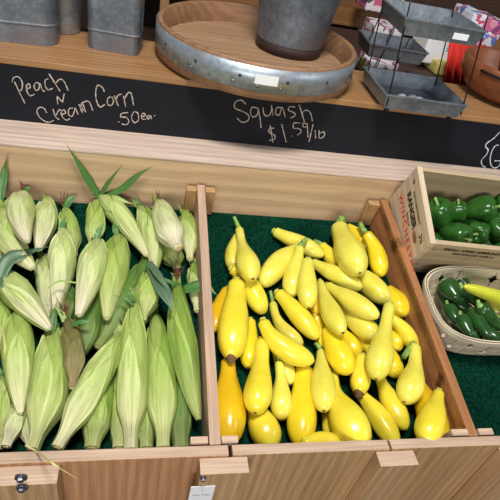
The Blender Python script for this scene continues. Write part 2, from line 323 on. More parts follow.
# ------------------------------------------------------------------ chalkboard, shelf
YC = .716
V, F = boxg((-.70, YC, .160), (1.15, YC + .012, .2945), .001); cb = mesh('chalkboard', V, F, BOARD, None, False); tag(cb, 'long black chalkboard strip with handwritten corn and squash prices', 'chalkboard')
V, F = boxg((-.70, YC - .001, .295), (1.15, .955, .310), .0025); sh = mesh('shelf_board', V, F, WD_shelf, None, False); tag(sh, 'brown wooden shelf board above the chalkboard carrying the metalware', 'shelf')
V, F = boxg((-.70, .90, -.80), (1.15, .93, .2945), .0); sb = mesh('shelf_back_panel', V, F, WD_dark, None, False); tag(sb, 'dark wooden panel holding up the rear of the upper shelf', 'panel')
STROKES = [
('w', [[(-0.4082, 0.2575), (-0.4006, 0.2349), (-0.3914, 0.2099)],
[(-0.4132, 0.2558), (-0.4107, 0.2643), (-0.4030, 0.2699), (-0.3968, 0.2679), (-0.3926, 0.2577), (-0.3949, 0.2429), (-0.4011, 0.2367)],
[(-0.3850, 0.2442), (-0.3770, 0.2489), (-0.3789, 0.2566), (-0.3843, 0.2516), (-0.3840, 0.2370), (-0.3780, 0.2296), (-0.3692, 0.2344)],
[(-0.3573, 0.2605), (-0.3638, 0.2614), (-0.3687, 0.2536), (-0.3662, 0.2437), (-0.3592, 0.2475), (-0.3563, 0.2606), (-0.3518, 0.2447), (-0.3467, 0.2454)],
[(-0.3382, 0.2737), (-0.3444, 0.2693), (-0.3453, 0.2566), (-0.3399, 0.2481), (-0.3295, 0.2531)],
[(-0.3358, 0.2847), (-0.3254, 0.2664), (-0.3147, 0.2476)],
[(-0.3220, 0.2668), (-0.3132, 0.2759), (-0.3051, 0.2708), (-0.2975, 0.2516)],
[(-0.3214, 0.2166), (-0.3221, 0.2355)],
[(-0.3221, 0.2355), (-0.3108, 0.2229)],
[(-0.3108, 0.2229), (-0.3064, 0.2430)],
[(-0.3462, 0.1923), (-0.3530, 0.2039), (-0.3633, 0.2027), (-0.3675, 0.1917), (-0.3601, 0.1769), (-0.3450, 0.1695), (-0.3323, 0.1762)],
[(-0.3324, 0.2037), (-0.3283, 0.1866), (-0.3207, 0.1788)],
[(-0.3264, 0.1888), (-0.3205, 0.2013), (-0.3145, 0.2039)],
[(-0.3140, 0.1923), (-0.3058, 0.1972), (-0.3089, 0.2046), (-0.3148, 0.1981), (-0.3126, 0.1865), (-0.3041, 0.1795), (-0.2969, 0.1844)],
[(-0.2888, 0.2117), (-0.2977, 0.2079), (-0.2989, 0.1941), (-0.2913, 0.1910), (-0.2855, 0.2055), (-0.2836, 0.2123), (-0.2778, 0.1958)],
[(-0.2756, 0.2222), (-0.2681, 0.2017)],
[(-0.2730, 0.2167), (-0.2675, 0.2251), (-0.2610, 0.2045)],
[(-0.2649, 0.2070), (-0.2705, 0.2219), (-0.2654, 0.2290)],
[(-0.2654, 0.2283), (-0.2573, 0.2320), (-0.2515, 0.2281), (-0.2454, 0.2105)],
[(-0.2198, 0.2586), (-0.2239, 0.2682), (-0.2342, 0.2717), (-0.2386, 0.2544), (-0.2363, 0.2338), (-0.2294, 0.2211), (-0.2187, 0.2282)],
[(-0.2064, 0.2490), (-0.2127, 0.2424), (-0.2116, 0.2291), (-0.2034, 0.2289), (-0.1993, 0.2403), (-0.2036, 0.2493)],
[(-0.1976, 0.2520), (-0.1929, 0.2391), (-0.1884, 0.2280)],
[(-0.1937, 0.2448), (-0.1889, 0.2550), (-0.1811, 0.2578)],
[(-0.1775, 0.2545), (-0.1722, 0.2280)],
[(-0.1752, 0.2471), (-0.1678, 0.2625), (-0.1606, 0.2612), (-0.1543, 0.2341)],
[(-0.1885, 0.1889)],
[(-0.1664, 0.2149), (-0.1802, 0.2112), (-0.1825, 0.2021), (-0.1698, 0.2024), (-0.1640, 0.1929), (-0.1693, 0.1841), (-0.1803, 0.1849)],
[(-0.1538, 0.2184), (-0.1581, 0.2038), (-0.1510, 0.1912), (-0.1421, 0.1996), (-0.1438, 0.2156), (-0.1520, 0.2194)],
[(-0.1350, 0.2078), (-0.1267, 0.2128), (-0.1299, 0.2180), (-0.1352, 0.2126), (-0.1329, 0.2027), (-0.1248, 0.2037)],
[(-0.1187, 0.2146), (-0.1229, 0.2092), (-0.1189, 0.2044), (-0.1149, 0.2130), (-0.1115, 0.2052)],
[(-0.1068, 0.2139)]], 'chalk_writing'),
('w', [[(0.1064, 0.2695), (0.0927, 0.2778), (0.0795, 0.2702), (0.0817, 0.2564), (0.0998, 0.2509), (0.1171, 0.2427), (0.1187, 0.2287), (0.1047, 0.2228), (0.0907, 0.2317)],
[(0.1347, 0.2628), (0.1231, 0.2640), (0.1206, 0.2508), (0.1293, 0.2389), (0.1391, 0.2479), (0.1370, 0.2641)],
[(0.1371, 0.2631), (0.1470, 0.2384), (0.1546, 0.2126)],
[(0.1488, 0.2671), (0.1548, 0.2498), (0.1657, 0.2458), (0.1709, 0.2569), (0.1697, 0.2696)],
[(0.1682, 0.2745), (0.1783, 0.2484)],
[(0.1965, 0.2713), (0.1833, 0.2697), (0.1828, 0.2557), (0.1923, 0.2516), (0.1965, 0.2713), (0.2089, 0.2483)],
[(0.2272, 0.2766), (0.2145, 0.2766), (0.2127, 0.2671), (0.2271, 0.2626), (0.2326, 0.2548), (0.2215, 0.2472)],
[(0.2355, 0.2843), (0.2491, 0.2610), (0.2605, 0.2411)],
[(0.2475, 0.2635), (0.2565, 0.2724), (0.2696, 0.2661), (0.2802, 0.2461)],
[(0.1883, 0.2165), (0.1764, 0.2140), (0.1771, 0.2032), (0.1923, 0.1978), (0.1947, 0.1869), (0.1816, 0.1816)],
[(0.1755, 0.2231), (0.1931, 0.1772)],
[(0.2041, 0.2291), (0.2140, 0.2085), (0.2264, 0.1820)],
[(0.2365, 0.2000)],
[(0.2510, 0.2373), (0.2347, 0.2354), (0.2369, 0.2221), (0.2510, 0.2226), (0.2586, 0.2136), (0.2503, 0.2043)],
[(0.2685, 0.2366), (0.2576, 0.2380), (0.2618, 0.2277), (0.2714, 0.2315)],
[(0.2678, 0.2392), (0.2749, 0.2182), (0.2802, 0.2021)],
[(0.2838, 0.2384), (0.2861, 0.1898)],
[(0.2933, 0.2231), (0.3011, 0.2005)],
[(0.3037, 0.2243), (0.3108, 0.2027), (0.3213, 0.2095), (0.3182, 0.2204), (0.3085, 0.2165)]], 'chalk_writing'),
('b', [[(0.8328, 0.3223), (0.8265, 0.3015), (0.8054, 0.2788), (0.7958, 0.2570), (0.7830, 0.2405), (0.7839, 0.2300), (0.7968, 0.2207), (0.7988, 0.2053), (0.7932, 0.1890), (0.8027, 0.1740), (0.8199, 0.1660)],
[(0.8202, 0.2385), (0.8114, 0.2345), (0.8105, 0.2159), (0.8189, 0.1917), (0.8335, 0.1739), (0.8477, 0.1689), (0.8558, 0.1778), (0.8511, 0.1918), (0.8343, 0.1901)]], 'chalk_writing')]
for (mk, strokes, nm) in STROKES:
    parts = []
    for s in strokes:
        s3 = [(x, YC - .0006, z) for x, z in s]
        if len(s3) == 1: s3 = [s3[0], (s3[0][0] + .003, s3[0][1], s3[0][2] + .001)]
        S = poly(s3, max(4, 5 * len(s3))); rr = .0012 * (1 + .3 * rng.normal(size=len(S))).clip(.5, 1.6)
        v, f, _ = sweep(S, rr * (1.15 if mk == 'w' else 1.3), 6); v[:, 1] = YC - .0006 + (v[:, 1] - (YC - .0006)) * .4; parts.append((v, f))
    mesh(nm, *join(*parts), CHALK if mk == 'w' else CHALKB, cb, True)

def text_mesh(name, txt, size, M, o, mat, parent, bold=.0, align='CENTER', sx=1., spacing=1.):
    cu = bpy.data.curves.new(name, 'FONT'); cu.body = txt; cu.size = size; cu.offset = bold; cu.align_x = align; cu.align_y = 'CENTER'; cu.extrude = .00025; cu.space_character = spacing
    t = bpy.data.objects.new(name, cu); C.objects.link(t); dg = bpy.context.evaluated_depsgraph_get(); me = bpy.data.meshes.new_from_object(t.evaluated_get(dg)); bpy.data.objects.remove(t)
    V = np.array([v.co[:] for v in me.vertices]); F = [tuple(p.vertices) for p in me.polygons]; V[:, 0] *= sx
    return mesh(name, V @ np.asarray(M).T + np.asarray(o), F, mat, parent, False)

# ------------------------------------------------------------------ tag stapled on the front
MF = np.array([[1, 0, 0], [0, 0, -1], [0, 1, 0]]).T.astype(float)     # x right, y up (world z), z towards the customer
MF = np.stack([[1, 0, 0], [0, 0, 1], [0, -1, 0]], 1).astype(float)
V, F = boxg((-0.0272, -.0478, -0.1573), (0.0110, -.0468, -0.0387), 0); pt = mesh('price_tag', V, F, PAPER, None, False); tag(pt, 'small white paper tag stapled below the centre bolt of the front', 'tag')
text_mesh('lettering', 'FARM FRESH', .0052, MF, (-0.0081, -.0479, -0.0667), INKG, pt)
v, f = lathe([(.0001, .0006), (.0012, .0004), (.0012, 0)], (-0.0081, -.0478, -0.0496), 8, MF); mesh('staple', v, f, BOLT, pt)

# ------------------------------------------------------------------ squash
def sqprof(t, rn, rb, ln=False):
    a, b, c = (.26, .74, .74) if ln else (.08, .64, .68)
    r = rn * 1.1 + (rb - rn * 1.1) * ss(t, a, b)
    cap = np.where(t > c, np.sqrt(np.clip(1 - ((t - c) / (1 - c)) ** 2, 0, 1)), 1); c0 = np.where(t < .07, np.sqrt(np.clip(1 - ((.07 - t) / .07) ** 2, 0, 1)), 1)
    return np.maximum(r * cap * c0, .0004)
def tcos(n): # denser at both ends
    x = np.linspace(0, 1, n); return .5 - .5 * np.cos(math.pi * x)
SQUASH = [
((0.1044, 0.5198, 0.0249), (0.0897, 0.4684, 0.0199), (0.0838, 0.4065, 0.0129), 0.0096, 0.0204, None, 0.20, 0, "small pale squash tucked behind the long-stemmed one at the back left"),
((0.1955, 0.5371, 0.0307), (0.2422, 0.5008, 0.0286), (0.3063, 0.4575, 0.0251), 0.0113, 0.0226, None, 0.20, 0, "curved squash lying sideways on bare turf, rearmost of the middle"),
((0.3882, 0.5560, 0.0374), (0.4080, 0.5303, 0.0363), (0.4338, 0.4802, 0.0304), 0.0157, 0.0249, None, 0.50, 0, "bright squash behind the large forked-stem one, pointing down-right"),
((0.4107, 0.4998, 0.0697), (0.4318, 0.4549, 0.0481), (0.4290, 0.3930, 0.0234), 0.0125, 0.0225, (0.4022, 0.5253, 0.0805), 0.75, 0, "darker squash leaning on the right divider near the back, green stem upright"),
((0.3102, 0.5010, 0.0239), (0.3279, 0.4574, 0.0203), (0.3476, 0.3955, 0.0133), 0.0112, 0.0224, (0.2914, 0.5063, 0.0309), 0.30, 0, "slim yellow squash left of the large forked-stem one, neck up"),
((0.2527, 0.3683, -0.0037), (0.2545, 0.3317, -0.0080), (0.2603, 0.2941, -0.0125), 0.0127, 0.0184, None, 0.80, 0, "small orange blossom end under the two hanging squash of the upper middle"),
((0.2498, 0.2887, -0.0039), (0.2588, 0.2559, -0.0175), (0.2612, 0.2149, -0.0326), 0.0088, 0.0153, None, 0.50, 0, "thin neck of a squash between the central slanting ones"),
((0.0687, 0.3641, -0.0055), (0.0452, 0.3126, -0.0121), (0.0309, 0.2533, -0.0202), 0.0109, 0.0174, None, 0.80, 0, "dull orange squash squeezed against the left divider"),
((0.1096, 0.2870, -0.0191), (0.1032, 0.2327, -0.0252), (0.0923, 0.1738, -0.0321), 0.0115, 0.0199, None, 0.60, 0, "dark yellow squash mostly hidden behind the shiny front left one"),
((0.0554, 0.1971, -0.0314), (0.0472, 0.1073, -0.0385), (0.0393, 0.0217, -0.0447), 0.0132, 0.0312, None, 0.85, 0, "large deep orange-yellow squash in the front left corner"),
((0.0971, 0.1044, -0.0478), (0.1064, 0.0643, -0.0496), (0.1213, 0.0194, -0.0524), 0.0168, 0.0270, None, 0.35, 0, "fat squash at the front board, between the left corner and centre columns"),
((0.2082, 0.1806, -0.0344), (0.1877, 0.0964, -0.0446), (0.1690, 0.0200, -0.0533), 0.0166, 0.0273, None, 0.55, 0, "straight thick-necked squash standing upright at the front, left of centre"),
((0.2390, 0.0955, -0.0579), (0.2390, 0.0633, -0.0603), (0.2409, 0.0236, -0.0642), 0.0097, 0.0165, None, 0.45, 0, "narrow squash in the gap left of the very large front one"),
((0.1678, 0.0139, -0.0324), (0.2021, 0.0225, -0.0363), (0.2469, 0.0137, -0.0436), 0.0082, 0.0155, None, 0.40, 0, "bright yellow squash lying flat along the front board at centre"),
((0.1515, 0.2403, -0.0300), (0.1653, 0.1952, -0.0344), (0.1723, 0.1403, -0.0406), 0.0093, 0.0176, None, 0.15, 0, "small squash hidden behind the short dotted one, under the long curved one"),
((0.4280, 0.3010, -0.0175), (0.4282, 0.2582, -0.0224), (0.4252, 0.2151, -0.0274), 0.0114, 0.0183, None, 0.50, 0, "small squash right of the swan neck, below the deep yellow round one"),
((0.4023, 0.2374, -0.0250), (0.4024, 0.1943, -0.0315), (0.4054, 0.1555, -0.0371), 0.0109, 0.0207, None, 0.50, 0, "squash peeking out right of the swan-necked bulb"),
((0.3332, 0.2597, -0.0264), (0.3541, 0.2365, -0.0281), (0.3732, 0.2092, -0.0307), 0.0100, 0.0155, None, 0.40, 0, "slim squash mostly hidden behind the swan-necked bulb, left side"),
((0.4436, 0.3707, 0.0034), (0.4521, 0.3390, 0.0026), (0.4567, 0.2901, -0.0014), 0.0155, 0.0274, None, 0.70, 0, "round deep yellow squash with dark dot, touching the right divider"),
((0.4077, 0.2659, 0.0198), (0.4397, 0.2470, 0.0037), (0.4587, 0.2043, -0.0170), 0.0100, 0.0167, None, 0.30, 0, "short squash crossing behind the neck of the crook-necked one"),
((0.4409, 0.1503, -0.0403), (0.4470, 0.0878, -0.0453), (0.4404, 0.0103, -0.0532), 0.0143, 0.0276, None, 0.90, 0, "deep orange squash in the front right corner, behind the upright one"),
((0.3683, 0.1576, -0.0431), (0.3729, 0.1078, -0.0463), (0.3845, 0.0458, -0.0517), 0.0102, 0.0225, None, 0.30, 0, "squash slanting down-right below the swan-necked one"),
((0.3158, 0.1247, -0.0498), (0.3357, 0.0813, -0.0523), (0.3571, 0.0164, -0.0588), 0.0110, 0.0219, None, 0.35, 0, "long squash slanting to the front board, right of the very large one"),
((0.0742, 0.3989, 0.0251), (0.1082, 0.3648, 0.0109), (0.1395, 0.2964, -0.0098), 0.0113, 0.0237, None, 0.35, 0, "squash slanting down-right behind the big upright one at left"),
((0.1053, 0.5278, 0.0399), (0.1033, 0.4287, 0.0480), (0.1083, 0.3317, 0.0565), 0.0093, 0.0255, (0.0944, 0.5557, 0.0512), 0.20, 2, "back left squash with a long green stem and two dark spots"),
((0.2417, 0.4706, 0.0346), (0.1984, 0.4367, 0.0235), (0.1409, 0.3659, 0.0055), 0.0108, 0.0275, None, 0.10, 0, "plump squash pointing down-left, blossom end resting right of the back left pair"),
((0.2394, 0.4571, 0.0516), (0.2211, 0.3998, 0.0270), (0.2023, 0.3358, 0.0011), 0.0106, 0.0235, (0.2580, 0.4735, 0.0607), 0.15, 0, "squash hanging down beside the plump one, with a bent green stem"),
((0.1679, 0.3385, -0.0155), (0.1755, 0.2745, -0.0219), (0.2142, 0.2267, -0.0253), 0.0088, 0.0176, (0.1629, 0.3620, -0.0050), 0.15, 2, "thin light squash with upright green stem, left of the slanting glossy pair"),
((0.3706, 0.4314, 0.0074), (0.3923, 0.3817, 0.0160), (0.4228, 0.3133, 0.0210), 0.0156, 0.0277, None, 0.20, 0, "freckled squash pointing down-right below the large forked-stem one, dark blossom dot"),
((0.3013, 0.2729, -0.0228), (0.3174, 0.2392, -0.0255), (0.3305, 0.1976, -0.0297), 0.0110, 0.0187, None, 0.70, 0, "dull squash half hidden above the bright oval one"),
((0.3298, 0.1908, -0.0147), (0.3179, 0.1526, -0.0230), (0.3015, 0.1124, -0.0318), 0.0145, 0.0196, None, 0.45, 1, "small squash showing its brown cut end towards the viewer"),
((0.2756, 0.1830, -0.0439), (0.2565, 0.0888, -0.0284), (0.2717, -0.0063, -0.0130), 0.0088, 0.0331, (0.2796, 0.2191, -0.0310), 0.40, 2, "very large squash at the centre front with thick green stem"),
((0.3202, 0.3274, -0.0104), (0.3393, 0.2767, -0.0005), (0.3666, 0.2172, 0.0077), 0.0134, 0.0247, None, 0.25, 0, "stout squash with small black blossom dot, pointing right at mid heap"),
((0.1226, 0.2218, -0.0058), (0.1063, 0.1399, -0.0085), (0.0857, 0.0618, -0.0104), 0.0135, 0.0261, None, 0.45, 2, "shiny fat squash with a bright streak, second from left near the front"),
((0.1735, 0.3468, 0.0073), (0.2077, 0.2953, -0.0000), (0.2435, 0.2301, -0.0099), 0.0121, 0.0221, None, 0.35, 0, "glossy squash slanting down-right, just above the long curved one"),
((0.1231, 0.2487, 0.0232), (0.1519, 0.1974, 0.0087), (0.2172, 0.1674, -0.0017), 0.0112, 0.0223, None, 0.40, 0, "long curved glossy squash slanting across the left middle of the heap"),
((0.1529, 0.1805, -0.0189), (0.1496, 0.1270, -0.0312), (0.1414, 0.0682, -0.0445), 0.0088, 0.0215, (0.1504, 0.1869, -0.0116), 0.15, 2, "short pale squash with a grey dot at its tip, near the front left"),
((0.2660, 0.2480, 0.0041), (0.2728, 0.2000, -0.0047), (0.2919, 0.1463, -0.0145), 0.0136, 0.0262, None, 0.50, 0, "bright yellow oval squash right of centre, above the thick green stem"),
((0.2919, 0.3659, 0.0163), (0.3197, 0.3072, 0.0319), (0.3638, 0.2427, 0.0465), 0.0101, 0.0224, None, 0.10, 0, "pale glossy squash lying slantwise in the middle right, under the crosswise one"),
((0.2699, 0.4379, 0.0209), (0.3141, 0.3945, 0.0249), (0.3661, 0.3449, 0.0277), 0.0107, 0.0215, None, 0.15, 0, "smooth pale squash lying crosswise just below the large forked-stem one"),
((0.3589, 0.5389, 0.0545), (0.3490, 0.4447, 0.0634), (0.3475, 0.3483, 0.0719), 0.0207, 0.0340, (0.3709, 0.5637, 0.0652), 0.25, 0, "largest squash at the back, broad with a pale round scar and forked green stem"),
((0.2468, 0.4066, 0.0526), (0.2341, 0.3476, 0.0397), (0.2271, 0.2831, 0.0256), 0.0135, 0.0225, None, 0.10, 0, "light squash with rounded neck, hanging straight down in the upper middle of the heap"),
((0.2847, 0.3907, 0.0049), (0.2725, 0.2928, 0.0234), (0.2732, 0.2006, 0.0430), 0.0088, 0.0221, None, 0.10, 0, "slim tapering pale squash hanging down the centre of the heap"),
((0.4084, 0.2896, 0.0414), (0.3642, 0.1987, 0.0263), (0.3240, 0.1146, 0.0125), 0.0115, 0.0262, None, 0.20, 2, "swan-necked pale squash with round bulb, right of centre"),
((0.2511, 0.2156, -0.0272), (0.2320, 0.1411, -0.0199), (0.2140, 0.0648, -0.0130), 0.0090, 0.0241, (0.2387, 0.2271, -0.0190), 0.20, 0, "pear-shaped pale squash hanging down at the centre front with dark tip"),
((0.0829, 0.3581, 0.0247), (0.0684, 0.2651, 0.0094), (0.0548, 0.1742, -0.0055), 0.0178, 0.0313, None, 0.30, 1, "big blunt squash with dark brown broken end, standing out at the left"),
((0.4482, 0.2097, 0.0023), (0.4252, 0.1458, -0.0077), (0.3818, 0.0837, -0.0174), 0.0115, 0.0260, (0.4114, 0.1757, 0.0018), 0.20, 2, "crook-necked squash with hanging bulb near the right divider"),
((0.4602, 0.1008, -0.0078), (0.4230, 0.0475, -0.0090), (0.3818, -0.0044, -0.0099), 0.0106, 0.0270, None, 0.30, 0, "upright tapering squash in the front right corner, neck up"),
]
def bez_t(P0, Pm, P1, t):
    P0, Pm, P1 = map(np.array, (P0, Pm, P1)); t = t[:, None]; c = 2 * Pm - .5 * (P0 + P1); return (1 - t) ** 2 * P0 + 2 * t * (1 - t) * c + t * t * P1
for k, (P0, Pm, P1, rn, rb, st, tone, scar, label) in enumerate(SQUASH):
    ln = scar >= 2; scar = scar % 2; t = tcos(30); S = bez_t(P0, Pm, P1, t); ph = rng.uniform(0, 6.28); am = rng.uniform(.012, .03)
    fn = lambda s, th: 1 + am * np.cos(5 * th + ph) * ss(s, .0, .3) + am * .8 * np.cos(2 * th + ph * 2)
    v, f, uv = sweep(S, sqprof(t, rn, rb, ln) * (1 + .02 * np.sin(t * 9 + ph)), 28, fn)
    uv = [(a, t[int(round(b * 29))]) for a, b in uv]
    mi = 0 if tone < .28 else 1 if tone < .5 else 2 if tone < .77 else 3
    loc = np.array(P1) * .5 + np.array(P0) * .5 - NN * rb
    T0 = thing('yellow_squash', label, 'squash', loc, None, 'yellow squash heaped in the bin')
    mesh('body', v, f, SQM[mi], T0, True, uv)
    d0 = S[0] - S[2]; d0 /= np.linalg.norm(d0)
    if st: E_ = np.array(st)
    else: E_ = S[0] + d0 * .0035
    mid = (S[0] + E_) / 2 + d0 * .002; Q = poly([S[1] - d0 * .0, mid, E_], 9); rs = np.linspace(rn * .62, rn * (.42 if st else .5), 9); rs[-1] *= 1.15
    v, f, uv = sweep(Q, rs, 15, lambda s, th: 1 + .13 * np.cos(5 * th)); mesh('stem', v, f, SSTEM if st else STUB, T0, True)
    d1 = S[-1] - S[-3]; d1 /= np.linalg.norm(d1) + 1e-9; r1 = .0035 if scar == 0 else .010
    v, f, uv = sweep(np.array([S[-1] - d1 * .003, S[-1] - d1 * .0008, S[-1] + d1 * .0008, S[-1] + d1 * (.002 if scar == 0 else .009)]), np.array([r1 * 1.1, r1, r1 * .8, r1 * .35]), 10, lambda s, th: 1 + .2 * np.cos(3 * th + ph)); mesh('blossom_scar', v, f, SCAR, T0, True)

# ------------------------------------------------------------------ corn
def coprof(t, r, wp, sh):
    a = .12 + .88 * np.sin(np.pi / 2 * np.clip(t / wp, 0, 1)) ** .72; x = np.clip((t - wp) / (1 - wp), 0, 1)
    b = sh + (1 - sh) * (1 - ss(x, .35, .88)) if sh >= .28 else sh + (1 - sh) * (1 - x ** 1.55) ** .95
    return r * np.where(t < wp, a, b)
def blade(pts, w, fold=.35, n=16, base_w=.7, up=(0, -.35, 1)):
    S = poly(pts, n); T = np.gradient(S, axis=0); T /= np.linalg.norm(T, axis=1)[:, None]; up = np.array(up, float); V = []; UV = []
    for i in range(n):
        s = i / (n - 1); side = np.cross(T[i], up); side /= np.linalg.norm(side) + 1e-9; nn = np.cross(side, T[i])
        ww = w / 2 * (base_w + (1 - base_w) * min(1, s * 3)) * (1 - ss(s, .45, 1.0)) + .0002
        for j, x in enumerate((-1, -.5, 0, .5, 1)):
            V.append(S[i] + side * x * ww * (1 + .04 * math.sin(s * 30 + x)) + nn * (abs(x) * fold * ww)); UV.append(((x + 1) / 2, s))
    V = np.array(V); V2 = V - np.array([0, 0, .0006]); m = len(V)
    F = [(i * 5 + j, i * 5 + j + 1, (i + 1) * 5 + j + 1, (i + 1) * 5 + j) for i in range(n - 1) for j in range(4)]
    F2 = [tuple(q + m for q in f[::-1]) for f in F]; rim = []
    for i in range(n - 1):
        rim.append((i * 5, (i + 1) * 5, (i + 1) * 5 + m, i * 5 + m)); rim.append((i * 5 + 4, i * 5 + 4 + m, (i + 1) * 5 + 4 + m, (i + 1) * 5 + 4))
    for j in range(4): rim.append((j, j + m, j + 1 + m, j + 1)); e = (n - 1) * 5; rim.append((e + j, e + j + 1, e + j + 1 + m, e + j + m))
    return np.vstack([V, V2]), F + F2 + rim, UV + UV
